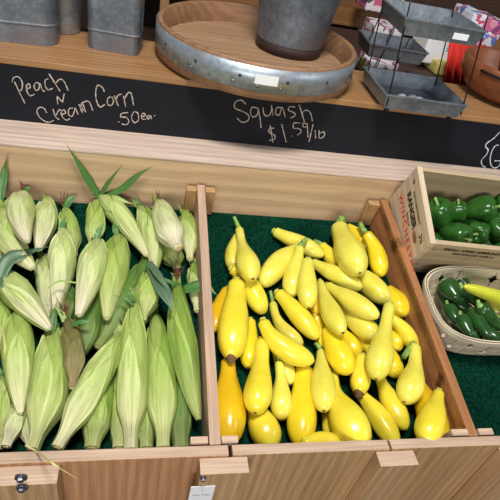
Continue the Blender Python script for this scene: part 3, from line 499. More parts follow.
CORN = [
(33, (-0.3778, 0.3313, -0.0147), (-0.3656, 0.2737, -0.0199), (-0.3520, 0.2083, -0.0266), 0.0165, 0.50, 0.10, 0.30, 0, "dark ear at the left edge, below the wide slanting one"),
(40, (-0.4196, 0.5227, 0.0246), (-0.4066, 0.4617, 0.0187), (-0.3943, 0.3945, 0.0116), 0.0184, 0.50, 0.20, 0.30, 0, "green ear cut off at the back left edge with upright leaves"),
(34, (-0.3239, 0.4426, 0.0075), (-0.3027, 0.3572, -0.0033), (-0.2846, 0.2753, -0.0135), 0.0167, 0.50, 0.50, 0.20, 0, "narrow pale ear left of the pinkish-ended one"),
(35, (-0.2617, 0.3610, -0.0103), (-0.2562, 0.3189, -0.0135), (-0.2509, 0.2637, -0.0193), 0.0145, 0.50, 0.00, 0.30, 0, "small dark ear end between the two pale drooping ears at left"),
(13, (-0.0704, 0.5018, 0.0230), (-0.0550, 0.4500, 0.0195), (-0.0406, 0.4009, 0.0164), 0.0218, 0.50, 0.30, 0.30, 2, "short ear below the plump round-ended one, mostly hidden"),
(20, (-0.0053, 0.4359, 0.0054), (-0.0012, 0.3697, -0.0024), (-0.0019, 0.2986, -0.0112), 0.0158, 0.50, 0.40, 0.30, 2, "thin pale ear against the divider, above the long tapering one"),
(12, (-0.0234, 0.5848, 0.0383), (-0.0136, 0.5095, 0.0300), (-0.0140, 0.4252, 0.0200), 0.0216, 0.50, 0.25, 0.30, 1, "narrow ear squeezed beside the divider, behind the plump round-ended one"),
(3, (-0.4116, 0.5217, 0.0578), (-0.3802, 0.4340, 0.0478), (-0.3214, 0.3559, 0.0397), 0.0258, 0.50, 0.45, 0.20, 0, "greyish green ear lying under the fat pale ear at the back left"),
(6, (-0.2299, 0.6092, 0.0410), (-0.2223, 0.5279, 0.0313), (-0.2230, 0.4472, 0.0216), 0.0199, 0.50, 0.30, 0.40, 0, "short green ear against the back, below the long green leaf blades"),
(4, (-0.2965, 0.5708, 0.0333), (-0.2746, 0.5007, 0.0254), (-0.2571, 0.4244, 0.0163), 0.0183, 0.50, 0.40, 0.30, 2, "small ear with brown silk at the back, behind the pale pinkish one"),
(26, (-0.3467, 0.1670, -0.0465), (-0.3352, 0.1133, -0.0503), (-0.3195, 0.0385, -0.0582), 0.0164, 0.50, 0.25, 0.30, 0, "green ear at the extreme front left edge"),
(28, (-0.2988, 0.1244, -0.0562), (-0.2892, 0.0805, -0.0595), (-0.2784, 0.0377, -0.0625), 0.0130, 0.50, 0.50, 0.30, 0, "narrow pale ear squeezed left of the very broad front one"),
(30, (-0.1552, 0.1868, -0.0436), (-0.1426, 0.1006, -0.0542), (-0.1400, 0.0321, -0.0615), 0.0154, 0.60, 0.35, 0.60, 0, "narrow light ear at the front board, just left of the tall centre ear"),
(31, (-0.1020, 0.1749, -0.0458), (-0.0981, 0.0998, -0.0544), (-0.0962, 0.0307, -0.0618), 0.0156, 0.60, 0.10, 0.60, 0, "narrow ear at the front board between the two tall ears"),
(32, (-0.0314, 0.1931, -0.0392), (-0.0387, 0.1145, -0.0471), (-0.0387, 0.0259, -0.0570), 0.0194, 0.60, 0.00, 0.60, 0, "dark green ear in the front right corner of the corn bin"),
(29, (-0.1693, 0.1835, -0.0393), (-0.1767, 0.1074, -0.0455), (-0.1822, 0.0285, -0.0523), 0.0220, 0.60, 0.15, 0.50, 0, "shadowed ear at the front board, right of the slanting green one"),
(24, (-0.2132, 0.4068, 0.0064), (-0.2124, 0.2811, -0.0089), (-0.2285, 0.1583, -0.0237), 0.0256, 0.50, 0.00, 0.30, 1, "deep green ear behind the light green one with pinkish tip"),
(15, (-0.1047, 0.4388, 0.0140), (-0.1410, 0.3167, -0.0007), (-0.1887, 0.2041, -0.0135), 0.0266, 0.50, 0.00, 0.30, 2, "dark green ear slanting down-left behind the tall front ears"),
(16, (-0.0961, 0.3767, 0.0290), (-0.1028, 0.3181, 0.0222), (-0.1121, 0.2461, 0.0128), 0.0225, 0.50, 0.30, 0.30, 1, "short green ear above the two tall front ears, under a bluish leaf"),
(25, (-0.2491, 0.2495, 0.0157), (-0.2274, 0.1844, 0.0044), (-0.2222, 0.1139, -0.0079), 0.0173, 0.50, 0.10, 0.30, 2, "ear with brown speckled rotting husk at left centre"),
(27, (-0.3037, 0.1169, -0.0392), (-0.3056, 0.0783, -0.0434), (-0.3117, 0.0345, -0.0486), 0.0135, 0.50, 0.80, 0.45, 0, "small cream ear end with brown tip, front left"),
(23, (-0.3407, 0.2938, -0.0077), (-0.3207, 0.1895, -0.0168), (-0.2965, 0.0787, -0.0271), 0.0258, 0.48, 0.40, 0.12, 0, "upright pale ear at the left, tapering to a white point"),
(18, (-0.0884, 0.3005, -0.0193), (-0.0739, 0.1643, -0.0258), (-0.0701, 0.0147, -0.0348), 0.0252, 0.60, 0.30, 0.40, 1, "tall ear just right of the front centre one, tip lower"),
(14, (-0.1704, 0.5034, 0.0200), (-0.1743, 0.3728, 0.0224), (-0.1758, 0.2409, 0.0246), 0.0301, 0.45, 0.30, 0.16, 1, "broad wrinkled light ear in the middle of the corn heap"),
(5, (-0.2852, 0.4793, 0.0463), (-0.2749, 0.3849, 0.0248), (-0.2716, 0.2777, 0.0009), 0.0247, 0.40, 0.70, 0.16, 1, "pale ear with pinkish stalk end, pointing straight down at left rear"),
(2, (-0.3381, 0.6029, 0.0355), (-0.3262, 0.5061, 0.0391), (-0.3229, 0.4074, 0.0423), 0.0233, 0.45, 0.80, 0.20, 2, "ear with purple-brown streaked husk, right of the fat pale back ear"),
(10, (-0.1323, 0.5854, 0.0431), (-0.0980, 0.4901, 0.0358), (-0.0898, 0.3808, 0.0258), 0.0252, 0.50, 0.40, 0.16, 1, "ear curving down beneath the leafy slanting one, pale pointed tip"),
(9, (-0.2227, 0.6059, 0.0495), (-0.1659, 0.5302, 0.0454), (-0.1074, 0.4153, 0.0338), 0.0243, 0.40, 0.65, 0.14, 0, "slanting ear topped by long green leaf blades, cream tip"),
(1, (-0.3830, 0.5889, 0.0570), (-0.3652, 0.4761, 0.0761), (-0.3293, 0.3661, 0.0957), 0.0262, 0.42, 0.75, 0.14, 2, "fat pale ear at the back left with its cream stalk end towards the viewer"),
(11, (-0.0865, 0.5930, 0.0563), (-0.0695, 0.4919, 0.0703), (-0.0470, 0.3868, 0.0836), 0.0282, 0.60, 0.75, 0.35, 2, "plump ear with round cream stalk end, nearest the divider's rear end"),
(8, (-0.2125, 0.4469, 0.0500), (-0.2121, 0.3415, 0.0486), (-0.2229, 0.2275, 0.0455), 0.0258, 0.42, 0.55, 0.16, 1, "light green ear with pinkish tip, left of the wide drooping one at centre rear"),
(22, (-0.2781, 0.2674, -0.0158), (-0.2613, 0.1444, -0.0274), (-0.2707, 0.0226, -0.0389), 0.0313, 0.50, 0.20, 0.30, 1, "very broad bright green ear at the front left, end over the board"),
(21, (-0.1498, 0.2335, 0.0006), (-0.1870, 0.1315, -0.0102), (-0.2322, 0.0160, -0.0236), 0.0227, 0.55, 0.35, 0.35, 2, "green ear slanting down-left across the front, wilted pinkish streak"),
(7, (-0.3893, 0.3720, 0.0107), (-0.3339, 0.2976, 0.0155), (-0.2718, 0.2189, 0.0194), 0.0257, 0.40, 0.60, 0.14, 0, "wide ear slanting down-right from the left edge, pale tip"),
(17, (-0.1256, 0.2844, 0.0381), (-0.1251, 0.1680, -0.0019), (-0.1207, 0.0234, -0.0471), 0.0254, 0.62, 0.25, 0.36, 3, "tall light green ear standing in front centre with thick stalk end"),
(19, (-0.0427, 0.3712, 0.0087), (-0.0321, 0.1991, -0.0109), (-0.0102, 0.0593, -0.0244), 0.0251, 0.45, 0.15, 0.08, 2, "long ear next to the divider, tapering to a dry tip at bottom right"),
]
LEAVES = [
(9, [(-0.2220, 0.5980, 0.0520), (-0.2373, 0.5980, 0.0782), (-0.2621, 0.5980, 0.1284), (-0.2910, 0.5980, 0.1869)], 0.0198, 'g'),
(9, [(-0.2220, 0.5980, 0.0492), (-0.2019, 0.5980, 0.0897), (-0.1718, 0.5980, 0.1428)], 0.0117, 'g'),
(9, [(-0.2198, 0.5980, 0.0494), (-0.1703, 0.5959, 0.0776), (-0.1357, 0.5980, 0.1176), (-0.1057, 0.5980, 0.1443)], 0.0187, 'g'),
(9, [(-0.2164, 0.5851, 0.0556), (-0.1822, 0.5739, 0.0635), (-0.1414, 0.5710, 0.0579)], 0.0208, 'l'),
(40, [(-0.4237, 0.5444, 0.0487), (-0.4230, 0.5729, 0.0741), (-0.4190, 0.5980, 0.1049), (-0.4079, 0.5980, 0.1503)], 0.0174, 'g'),
(40, [(-0.4280, 0.5719, 0.0639), (-0.4240, 0.5980, 0.0789), (-0.4101, 0.5980, 0.0931)], 0.0110, 'g'),
(7, [(-0.3766, 0.3267, 0.0322), (-0.3680, 0.3601, 0.0485), (-0.3419, 0.3764, 0.0566), (-0.3008, 0.4141, 0.0487)], 0.0282, 'b'),
(7, [(-0.3817, 0.3637, 0.0292), (-0.3626, 0.3116, 0.0343), (-0.3569, 0.3091, 0.0188)], 0.0174, 'b'),
(22, [(-0.2711, 0.2271, -0.0034), (-0.2718, 0.2485, 0.0106), (-0.2700, 0.2876, 0.0230)], 0.0146, 'g'),
(25, [(-0.2343, 0.2198, 0.0300), (-0.2169, 0.2185, 0.0398), (-0.1982, 0.2190, 0.0399)], 0.0089, 'g'),
(16, [(-0.0990, 0.3632, 0.0465), (-0.0811, 0.3090, 0.0512), (-0.0658, 0.2707, 0.0490), (-0.0560, 0.2463, 0.0393)], 0.0265, 'b'),
(16, [(-0.1034, 0.3783, 0.0493), (-0.0856, 0.3283, 0.0599), (-0.0507, 0.2713, 0.0491)], 0.0144, 'b'),
(17, [(-0.1285, 0.2581, 0.0431), (-0.1399, 0.2626, 0.0539), (-0.1658, 0.2727, 0.0558)], 0.0056, 'g'),
(17, [(-0.1252, 0.2670, 0.0448), (-0.1370, 0.2760, 0.0565), (-0.1524, 0.2889, 0.0589)], 0.0057, 'g'),
(18, [(-0.0903, 0.2848, -0.0173), (-0.1039, 0.2715, -0.0148), (-0.1109, 0.2535, -0.0182)], 0.0060, 'g'),
(19, [(-0.0295, 0.3377, 0.0123), (-0.0039, 0.3358, 0.0240), (0.0183, 0.3308, 0.0270), (0.0384, 0.3137, 0.0218)], 0.0249, 'g'),
(19, [(-0.0376, 0.3473, 0.0141), (-0.0590, 0.3476, 0.0242), (-0.0795, 0.3617, 0.0269)], 0.0083, 'g'),
(18, [(-0.0817, 0.2617, -0.0267), (-0.0664, 0.2218, -0.0242), (-0.0561, 0.1933, -0.0396)], 0.0059, 'g'),
(8, [(-0.2122, 0.4233, 0.0555), (-0.2079, 0.4431, 0.0693), (-0.1994, 0.4610, 0.0827)], 0.0124, 'g'),
(8, [(-0.2110, 0.4314, 0.0571), (-0.2176, 0.4396, 0.0686), (-0.2174, 0.4595, 0.0824)], 0.0104, 'l'),
(14, [(-0.1713, 0.4814, 0.0258), (-0.1791, 0.4995, 0.0392), (-0.1790, 0.5294, 0.0449)], 0.0133, 'g'),
(5, [(-0.2861, 0.4708, 0.0447), (-0.2848, 0.4800, 0.0564), (-0.2799, 0.4925, 0.0688)], 0.0106, 'g'),
(1, [(-0.3819, 0.5827, 0.0558), (-0.3755, 0.5873, 0.0667), (-0.3663, 0.5947, 0.0681)], 0.0112, 'g'),
(4, [(-0.2936, 0.5649, 0.0322), (-0.2841, 0.5802, 0.0501), (-0.2704, 0.5951, 0.0579)], 0.0159, 'g'),
(5, [(-0.2866, 0.2993, 0.0422), (-0.2660, 0.3073, 0.0537), (-0.2329, 0.2999, 0.0573), (-0.2043, 0.3012, 0.0576)], 0.0030, 'l'),
(1, [(-0.3519, 0.4567, 0.0320), (-0.3579, 0.4302, 0.0369), (-0.3663, 0.4290, 0.0267)], 0.0063, 'l'),
(23, [(-0.3685, 0.2671, -0.0128), (-0.3423, 0.1948, 0.0035), (-0.3372, 0.1552, -0.0140)], 0.0037, 'y'),
(22, [(-0.2739, 0.0067, 0.0040), (-0.2571, -0.0027, 0.0030), (-0.2230, -0.0550, 0.0646), (-0.2066, -0.0550, 0.0390), (-0.1916, -0.0550, 0.0180)], .0022, 'y')]
CORN_ROOT = {}
for (cid, P0, Pm, P1, r, wp, pale, sh, silk, label) in CORN:
    r0 = random.Random(cid * 7 + 1); n = 34; t = np.linspace(0, 1, n); S = bez_t(P0, Pm, P1, t); pr_ = coprof(t, r, wp, sh); pr_[0] *= .4
    ph = r0.uniform(0, 6.28); lump = r0.uniform(.02, .045)
    def fn(s, th, ph=ph, lump=lump): return 1 + lump * np.cos(3 * th + ph + 1.2 * s) + .018 * np.cos(15 * th + 2 * s + ph) + .008 * np.cos(31 * th + ph) + .02 * np.sin(7 * s + 2 * th)
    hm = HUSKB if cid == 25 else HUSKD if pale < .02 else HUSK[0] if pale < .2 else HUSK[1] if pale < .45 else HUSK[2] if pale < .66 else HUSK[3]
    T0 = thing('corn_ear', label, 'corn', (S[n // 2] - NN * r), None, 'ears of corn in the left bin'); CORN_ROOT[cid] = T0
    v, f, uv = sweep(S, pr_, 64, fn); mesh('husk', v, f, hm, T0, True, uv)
    # overlapping outer husk leaves wrapped round the ear, open edges lifted a little
    Tn, Nn, Bn = frames(S); toC = CAM_LOC - S[n // 2]; toC /= np.linalg.norm(toC); a0 = math.atan2(toC @ Bn[n // 2], toC @ Nn[n // 2])
    for q in range(3):
        ac = a0 + (-.75, .9, .1)[q] + r0.uniform(-.3, .3); tip_t = (.03, .10, .30)[q] + r0.uniform(0, .08); tend = 1.0 - .0 * q; m = 24; kk = 15; V = []; UV = []
        skew = r0.uniform(-.5, .5)
        for i in range(m):
            s = tip_t + (tend - tip_t) * i / (m - 1); w_ = (1.25, 1.1, .8)[q] * min(1, (.04 + ((s - tip_t) / (tend - tip_t)) * 1.9)) ** .75
            c_ = np.array([np.interp(s, t, S[:, j]) for j in range(3)]); idx = min(n - 1, int(s * (n - 1))); rr = np.interp(s, t, pr_)
            for j in range(kk):
                x = j / (kk - 1) * 2 - 1; th = ac + x * w_ + skew * (1 - s); e = abs(x)
                ro = rr * fn(s, np.array([th]))[0] + .0006 + .0005 * q + .0022 * ss(e, .8, 1.) * (1 - .5 * s) + .0006 * math.sin(9 * s + 5 * x) * (1 - s) + .0007 * abs(math.sin(x * 14)) * .5
                V.append(c_ + ro * (math.cos(th) * Nn[idx] + math.sin(th) * Bn[idx])); UV.append((th / 6.283 + q * .37, s))
        V = np.array(V); F = [(i * kk + j, i * kk + j + 1, (i + 1) * kk + j + 1, (i + 1) * kk + j) for i in range(m - 1) for j in range(kk - 1)]
        ok = HUSK[min(3, max(0, HUSK.index(hm) + (r0.choice((-1, 0)), r0.choice((-1, 0, 1)), r0.choice((0, 1)))[q]))] if hm in HUSK else hm
        mesh('husk_leaf', V, F, ok, T0, True, UV)
    d0 = S[0] - S[3]; d0 /= np.linalg.norm(d0)
    if silk:
        parts = []
        for q in range(30 if silk == 2 else 12):
            dv = np.array([r0.gauss(0, 1) for _ in range(3)]); dv /= np.linalg.norm(dv); L = r0.uniform(.010, .022) * (1.7 if silk == 2 else .9)
            parts.append(tube(poly([S[1], S[0] + d0 * L * .4 + dv * .003, S[0] + d0 * L * .7 + dv * L * .5 + np.array([0, 0, .45 * L])], 7), np.linspace(.0021 if silk == 2 else .0009, .0003, 7), 5))
        mesh('silk', *join(*parts), SILK if silk != 3 else SILKP, T0, True)
    for q in range(r0.choice((2, 3, 4))):
        dv = np.array([r0.gauss(0, 1) for _ in range(3)]); dv -= d0 * (dv @ d0); dv /= np.linalg.norm(dv); L = r0.uniform(.012, .032); b_ = S[2] + dv * pr_[2] * .8
        v, f, uv = blade([b_, S[0] + d0 * L * .3 + dv * .005, S[0] + d0 * L * .8 + dv * (.008 + L * .3) + np.array([0, 0, .3 * L])], .010, .3, 8, .9); mesh('husk_tip', v, f, r0.choice((BLADE['l'], BLADE['g'], HUSK[0])), T0, True, uv)
    if sh > .1:
        d1 = S[-1] - S[-3]; d1 /= np.linalg.norm(d1); v, f, uv = sweep(np.array([S[-1] - d1 * .004, S[-1] + d1 * .001, S[-1] + d1 * .002]), np.array([.9, .8, .55]) * pr_[-1], 16); mesh('stalk', v, f, SILKP if sh > .25 else HUSK[3], T0, True)
for (cid, pts, w, col) in LEAVES:
    v, f, uv = blade(pts, w); mesh('strand' if col == 'y' else 'leaf', v, f, BLADE[col], CORN_ROOT[cid], True, uv)

# ------------------------------------------------------------------ crate of bell peppers
CA = np.array([0.4884, 0.4175, 0.0254]); CM = np.array([[0.998027, 0.057227, -0.025839], [-0.062791, 0.909605, -0.410702], [0.0, 0.411514, 0.911403]]); CH, CD, CWD = 0.1455, 0.2027, .37
crate = thing('wooden_crate', 'pale pine ammunition crate full of green bell peppers, printed on its end', 'crate', CA, Matrix(CM.tolist()))
th_ = .011
def cbx(lo, hi, name, m=WD_crate, bev=.0012): 
    V, F = boxg(lo, hi, bev, CM, CA); return mesh(name, V, F, m, crate, False)
endp = cbx((0, 0, 0), (.014, CD, CH), 'end_panel'); cbx((CWD - .014, 0, 0), (CWD, CD, CH), 'end_panel')
frp = cbx((.0142, 0, 0), (CWD - .0142, th_, CH - .001), 'side_panel', WD_crateF); cbx((.0142, CD - th_, 0), (CWD - .0142, CD, CH - .001), 'side_panel', WD_crateF)
cbx((.0142, th_ + .0002, .0), (CWD - .0142, CD - th_ - .0002, .009), 'bottom_panel', WD_crateF)
ME = CM @ np.stack([[0, -1, 0], [0, 0, 1], [-1, 0, 0]], 1).astype(float)   # upright lettering on the left end, read from the left
def on_end(y, z): return CA + CM @ np.array([-.0003, y, z])
text_mesh('lettering', 'WINCHESTER', .023, ME, on_end(CD * .36, CH - .090), RED_INK, endp, .0005, sx=1.25, spacing=1.3)
text_mesh('lettering', 'RANGER', .0255, ME, on_end(CD * .56, CH - .052), INK, endp, .0010, sx=.98)
text_mesh('lettering', 'FEATHERWEIGHT', .0095, ME, on_end(CD * .52, CH - .029), INK, endp, .0002, spacing=1.25)
text_mesh('lettering', 'SHELLS', .0095, ME, on_end(CD * .50, CH - .073), INK, endp, .0001, spacing=1.3)
text_mesh('lettering', '16', .014, ME, on_end(CD * .86, CH - .022), INK, endp, .0002); text_mesh('lettering', '2\u00be', .018, ME, on_end(CD * .13, CH - .034), INK, endp, .0003)
v, f = lathe([(.0001, .0003), (.006, .0003), (.011, .0002)], on_end(CD * .22, CH - .058), 18, ME, sx=1.5, sy=.7); mesh('burn_mark', v, f, BURN, endp, False)
MC = CM @ np.stack([[1, 0, 0], [0, 0, 1], [0, -1, 0]], 1).astype(float)
def on_front(x, z): return CA + CM @ np.array([x, -.0003, z])
text_mesh('lettering', 'SMALL ARMS AMMUNITION', .0145, MC, on_front(.125, CH - .020), INK, frp, .0004, sx=.92)
text_mesh('lettering', 'SMOKELESS SHELLS', .011, MC, on_front(.125, CH - .037), INK, frp, .0003, sx=1.1)
for (x, z) in ((.022, CH * .82), (.022, CH * .3)):
    v, f = lathe([(.0001, .0006), (.0022, .0004), (.0022, 0)], on_front(x, z), 10, MC); mesh('nail', v, f, INK, frp, False)
# block under the raised back of the crate
V, F = boxg((0.5384, 0.4385, HT), (0.8184, 0.4885, -0.0490), .002, MB); rs_ = mesh('riser_block', V, F, WD_dark, None, False); tag(rs_, 'dark wood block on the turf propping up the pepper crate', 'block')

def bell(c, r, ax, label, name='bell_pepper'):
    ax = np.array(ax, float); ax /= np.linalg.norm(ax); a = np.cross(ax, [0.3, .1, 1]); a /= np.linalg.norm(a); b = np.cross(ax, a); M = np.stack([a, b, ax], 1)
    k = 40; n = 26; V = []; ph = rng.uniform(0, 6.28)
    prof = [(.0001, .70), (.10, .74), (.26, .90), (.48, 1.0), (.74, .96), (.92, .74), (1.0, .42), (1.0, .08), (.94, -.28), (.84, -.60), (.70, -.86), (.50, -1.0), (.28, -1.0), (.12, -.90), (.0001, -.84)]
    P = poly([(x, 0, z) for x, z in prof], n)
    th = np.arange(k) / k * 2 * math.pi
    for (x, _, z) in P:
        x = max(x, .0001); lob = 1 - .13 * np.abs(np.cos(2 * th + ph)) ** 3 * min(1, x * 1.5) ; V.append(np.stack([r * x * lob * np.cos(th), r * x * lob * np.sin(th), np.full(k, r * z * 1.02) + .05 * r * np.cos(4 * th + ph * 2) * x], 1))
    V = np.vstack(V) @ M.T + c; F = [(i * k + j, i * k + (j + 1) % k, (i + 1) * k + (j + 1) % k, (i + 1) * k + j) for i in range(n - 1) for j in range(k)]; F += [tuple(range(k))[::-1], tuple((n - 1) * k + j for j in range(k))]
    T0 = thing(name, label, 'bell pepper', c - np.array([0, 0, r]), None, 'green bell peppers in the crate'); mesh('body', V, F, PEP, T0)
    c = np.array(c); v1, f1 = tube(poly([c + ax * r * .68, c + ax * r * .95 + a * r * .03, c + ax * r * 1.35 + a * r * .2], 8), np.array([.30, .2, .13, .11, .10, .10, .11, .13]) * r, 10); mesh('stem', v1, f1, PSTEM, T0)
bell(CA + CM @ np.array([0.055, 0.060, .042]), .0315, CM @ np.array([.3, -.4, .5]), "green bell pepper in the lower layer of the crate, hidden under the others")
bell(CA + CM @ np.array([0.120, 0.055, .042]), .0315, CM @ np.array([.3, -.4, .5]), "green bell pepper in the lower layer of the crate, hidden under the others")
bell(CA + CM @ np.array([0.185, 0.060, .042]), .0315, CM @ np.array([.3, -.4, .5]), "green bell pepper in the lower layer of the crate, hidden under the others")
bell(CA + CM @ np.array([0.250, 0.058, .042]), .0315, CM @ np.array([.3, -.4, .5]), "green bell pepper in the lower layer of the crate, hidden under the others")
bell(CA + CM @ np.array([0.310, 0.060, .042]), .0315, CM @ np.array([.3, -.4, .5]), "green bell pepper in the lower layer of the crate, hidden under the others")
bell(CA + CM @ np.array([0.060, 0.140, .042]), .0315, CM @ np.array([.3, -.4, .5]), "green bell pepper in the lower layer of the crate, hidden under the others")
bell(CA + CM @ np.array([0.125, 0.145, .042]), .0315, CM @ np.array([.3, -.4, .5]), "green bell pepper in the lower layer of the crate, hidden under the others")
bell(CA + CM @ np.array([0.190, 0.140, .042]), .0315, CM @ np.array([.3, -.4, .5]), "green bell pepper in the lower layer of the crate, hidden under the others")
bell(CA + CM @ np.array([0.255, 0.145, .042]), .0315, CM @ np.array([.3, -.4, .5]), "green bell pepper in the lower layer of the crate, hidden under the others")
bell(CA + CM @ np.array([0.320, 0.140, .042]), .0315, CM @ np.array([.3, -.4, .5]), "green bell pepper in the lower layer of the crate, hidden under the others")
bell(np.array((0.5746, 0.4892, 0.1481)), 0.0330, (-0.0234, 0.0079, 0.0358), "bell pepper touching the printed end panel, rear left")
bell(np.array((0.6249, 0.4967, 0.1530)), 0.0235, (-0.0107, 0.0090, 0.0367), "bell pepper at the rear with its pale stem standing up")
bell(np.array((0.6904, 0.5050, 0.1586)), 0.0339, (0.0293, -0.0168, 0.0262), "large bell pepper at the rear with its stem pointing right")
bell(np.array((0.5997, 0.4357, 0.1248)), 0.0337, (0.0169, -0.0378, 0.0164), "bell pepper lying at the front left of the crate, stem to the right")
bell(np.array((0.6645, 0.4480, 0.1322)), 0.0293, (-0.0406, -0.0428, 0.0125), "bell pepper facing the viewer, dimpled stem end up")
bell(np.array((0.7242, 0.4554, 0.1372)), 0.0297, (-0.0099, -0.0078, 0.0291), "bell pepper at the front cut off by the right side of the picture")
bell(np.array((0.5591, 0.4356, 0.1038)), 0.0181, (-0.0278, -0.0504, 0.0094), "small bell pepper in the front left corner of the crate")
bell(np.array((0.7664, 0.5221, 0.1684)), 0.0307, (-0.0036, -0.0055, 0.0303), "bell pepper at the rear beyond the large one")
bell(np.array((0.7902, 0.4530, 0.1379)), 0.0312, (-0.0037, -0.0097, 0.0284), "bell pepper at the front of the hidden right end of the crate")
bell(np.array((0.8430, 0.5179, 0.1687)), 0.0323, (-0.0028, -0.0077, 0.0294), "bell pepper at the rear of the hidden right end of the crate")

# ------------------------------------------------------------------ splint basket of chili peppers
BX, BY, BA, BB, BH = .664, .287, .168, .100, .082      # centre x, centre along slope, half sizes, rim height over the turf
def splint_mat():
    m, nt, b = mat_base('woven_splint'); uvn = nt.nodes.new('ShaderNodeUVMap'); br = nt.nodes.new('ShaderNodeTexBrick'); br.offset = 0; br.inputs['Scale'].default_value = 1; br.inputs['Mortar Size'].default_value = .035; br.inputs['Mortar Smooth'].default_value = .3
    br.inputs['Brick Width'].default_value = 1; br.inputs['Row Height'].default_value = 1; nt.links.new(uvn.outputs[0], br.inputs[0]); br.inputs['Color1'].default_value = (.80, .71, .53, 1); br.inputs['Color2'].default_value = (.72, .62, .45, 1); br.inputs['Mortar'].default_value = (.30, .22, .14, 1)
    n = noise(nt, coords(nt, 'Object', (30, 30, 200)), 2, 4); nt.links.new(mix(nt, br.outputs[0], ramp(nt, n, [(.3, (.72, .68, .62)), (.7, (1, 1, 1))]), 1., 'MULTIPLY'), b.inputs['Base Color']); b.inputs['Roughness'].default_value = .65; return m
SPLINT = splint_mat()
basket = thing('splint_basket', 'pale woven wood splint basket holding jalapenos and yellow peppers', 'basket', P3(BX, BY, HT + .007), Matrix(MB.tolist()))
def rimpt(a, sx, sy, h, e=.62):
    c, s = math.cos(a), math.sin(a); return P3(BX + sx * math.copysign(abs(c) ** e, c), BY + sy * math.copysign(abs(s) ** e, s), HT + .007 + h)
na = 220; nh = 24; cols = 22; rows = 3; V = []; 
arc = np.linspace(0, 2 * math.pi, na, endpoint=False); keep = []
for i in range(nh + 1):
    hh = i / nh; infl = .020 * (1 - hh) ** 1.2
    for j, a in enumerate(arc):
        p = rimpt(a, BA - infl, BB - infl * .9, BH * hh); u_ = j / na * cols; w_ = hh * rows; ctr = np.array(P3(BX, BY, HT + .007 + BH * hh)); d = p - ctr; d /= np.linalg.norm(d)
        V.append(p + d * .0013 * math.sin(math.pi * u_) * math.sin(math.pi * w_))
F = []
for i in range(nh):
    for j in range(na):
        u_ = (j + .5) / na * cols; w_ = (i + .5) / nh * rows
        du = abs(u_ - round(u_)); dw = abs(w_ - round(w_))
        if du / .25 + dw / .40 < 1 and .2 < w_ < rows - .2 and (round(u_) + round(w_)) % 2: continue
        F.append((i * na + j, i * na + (j + 1) % na, (i + 1) * na + (j + 1) % na, (i + 1) * na + j))
wl = mesh('wall', V, F, SPLINT, basket, True, [(j / na * cols, i / nh * rows) for i in range(nh + 1) for j in range(na)]); md = wl.modifiers.new('thickness', 'SOLIDIFY'); md.thickness = .0016; md.offset = -1
Vb = [rimpt(a, BA - .0205, BB - .0185, .0008) for a in arc] + [P3(BX, BY, HT + .0078)]; mesh('base', Vb, [(j, (j + 1) % na, na) for j in range(na)], WD_splint, basket, False).modifiers.new('thickness', 'SOLIDIFY').thickness = .0012
for nm, dz, ex in (('rim_hoop', BH - .006, .0018), ('rim_hoop', BH - .006, -.0035)):
    V = []
    for a in arc:
        for (q, z) in ((0, 0), (.0022, 0), (.0022, .012), (0, .012)): V.append(rimpt(a, BA + ex + q, BB + ex + q, dz + z))
    F = [(j * 4 + q, j * 4 + (q + 1) % 4, ((j + 1) % na) * 4 + (q + 1) % 4, ((j + 1) % na) * 4 + q) for j in range(na) for q in range(4)]; mesh(nm, V, F, WD_splint, basket, False)
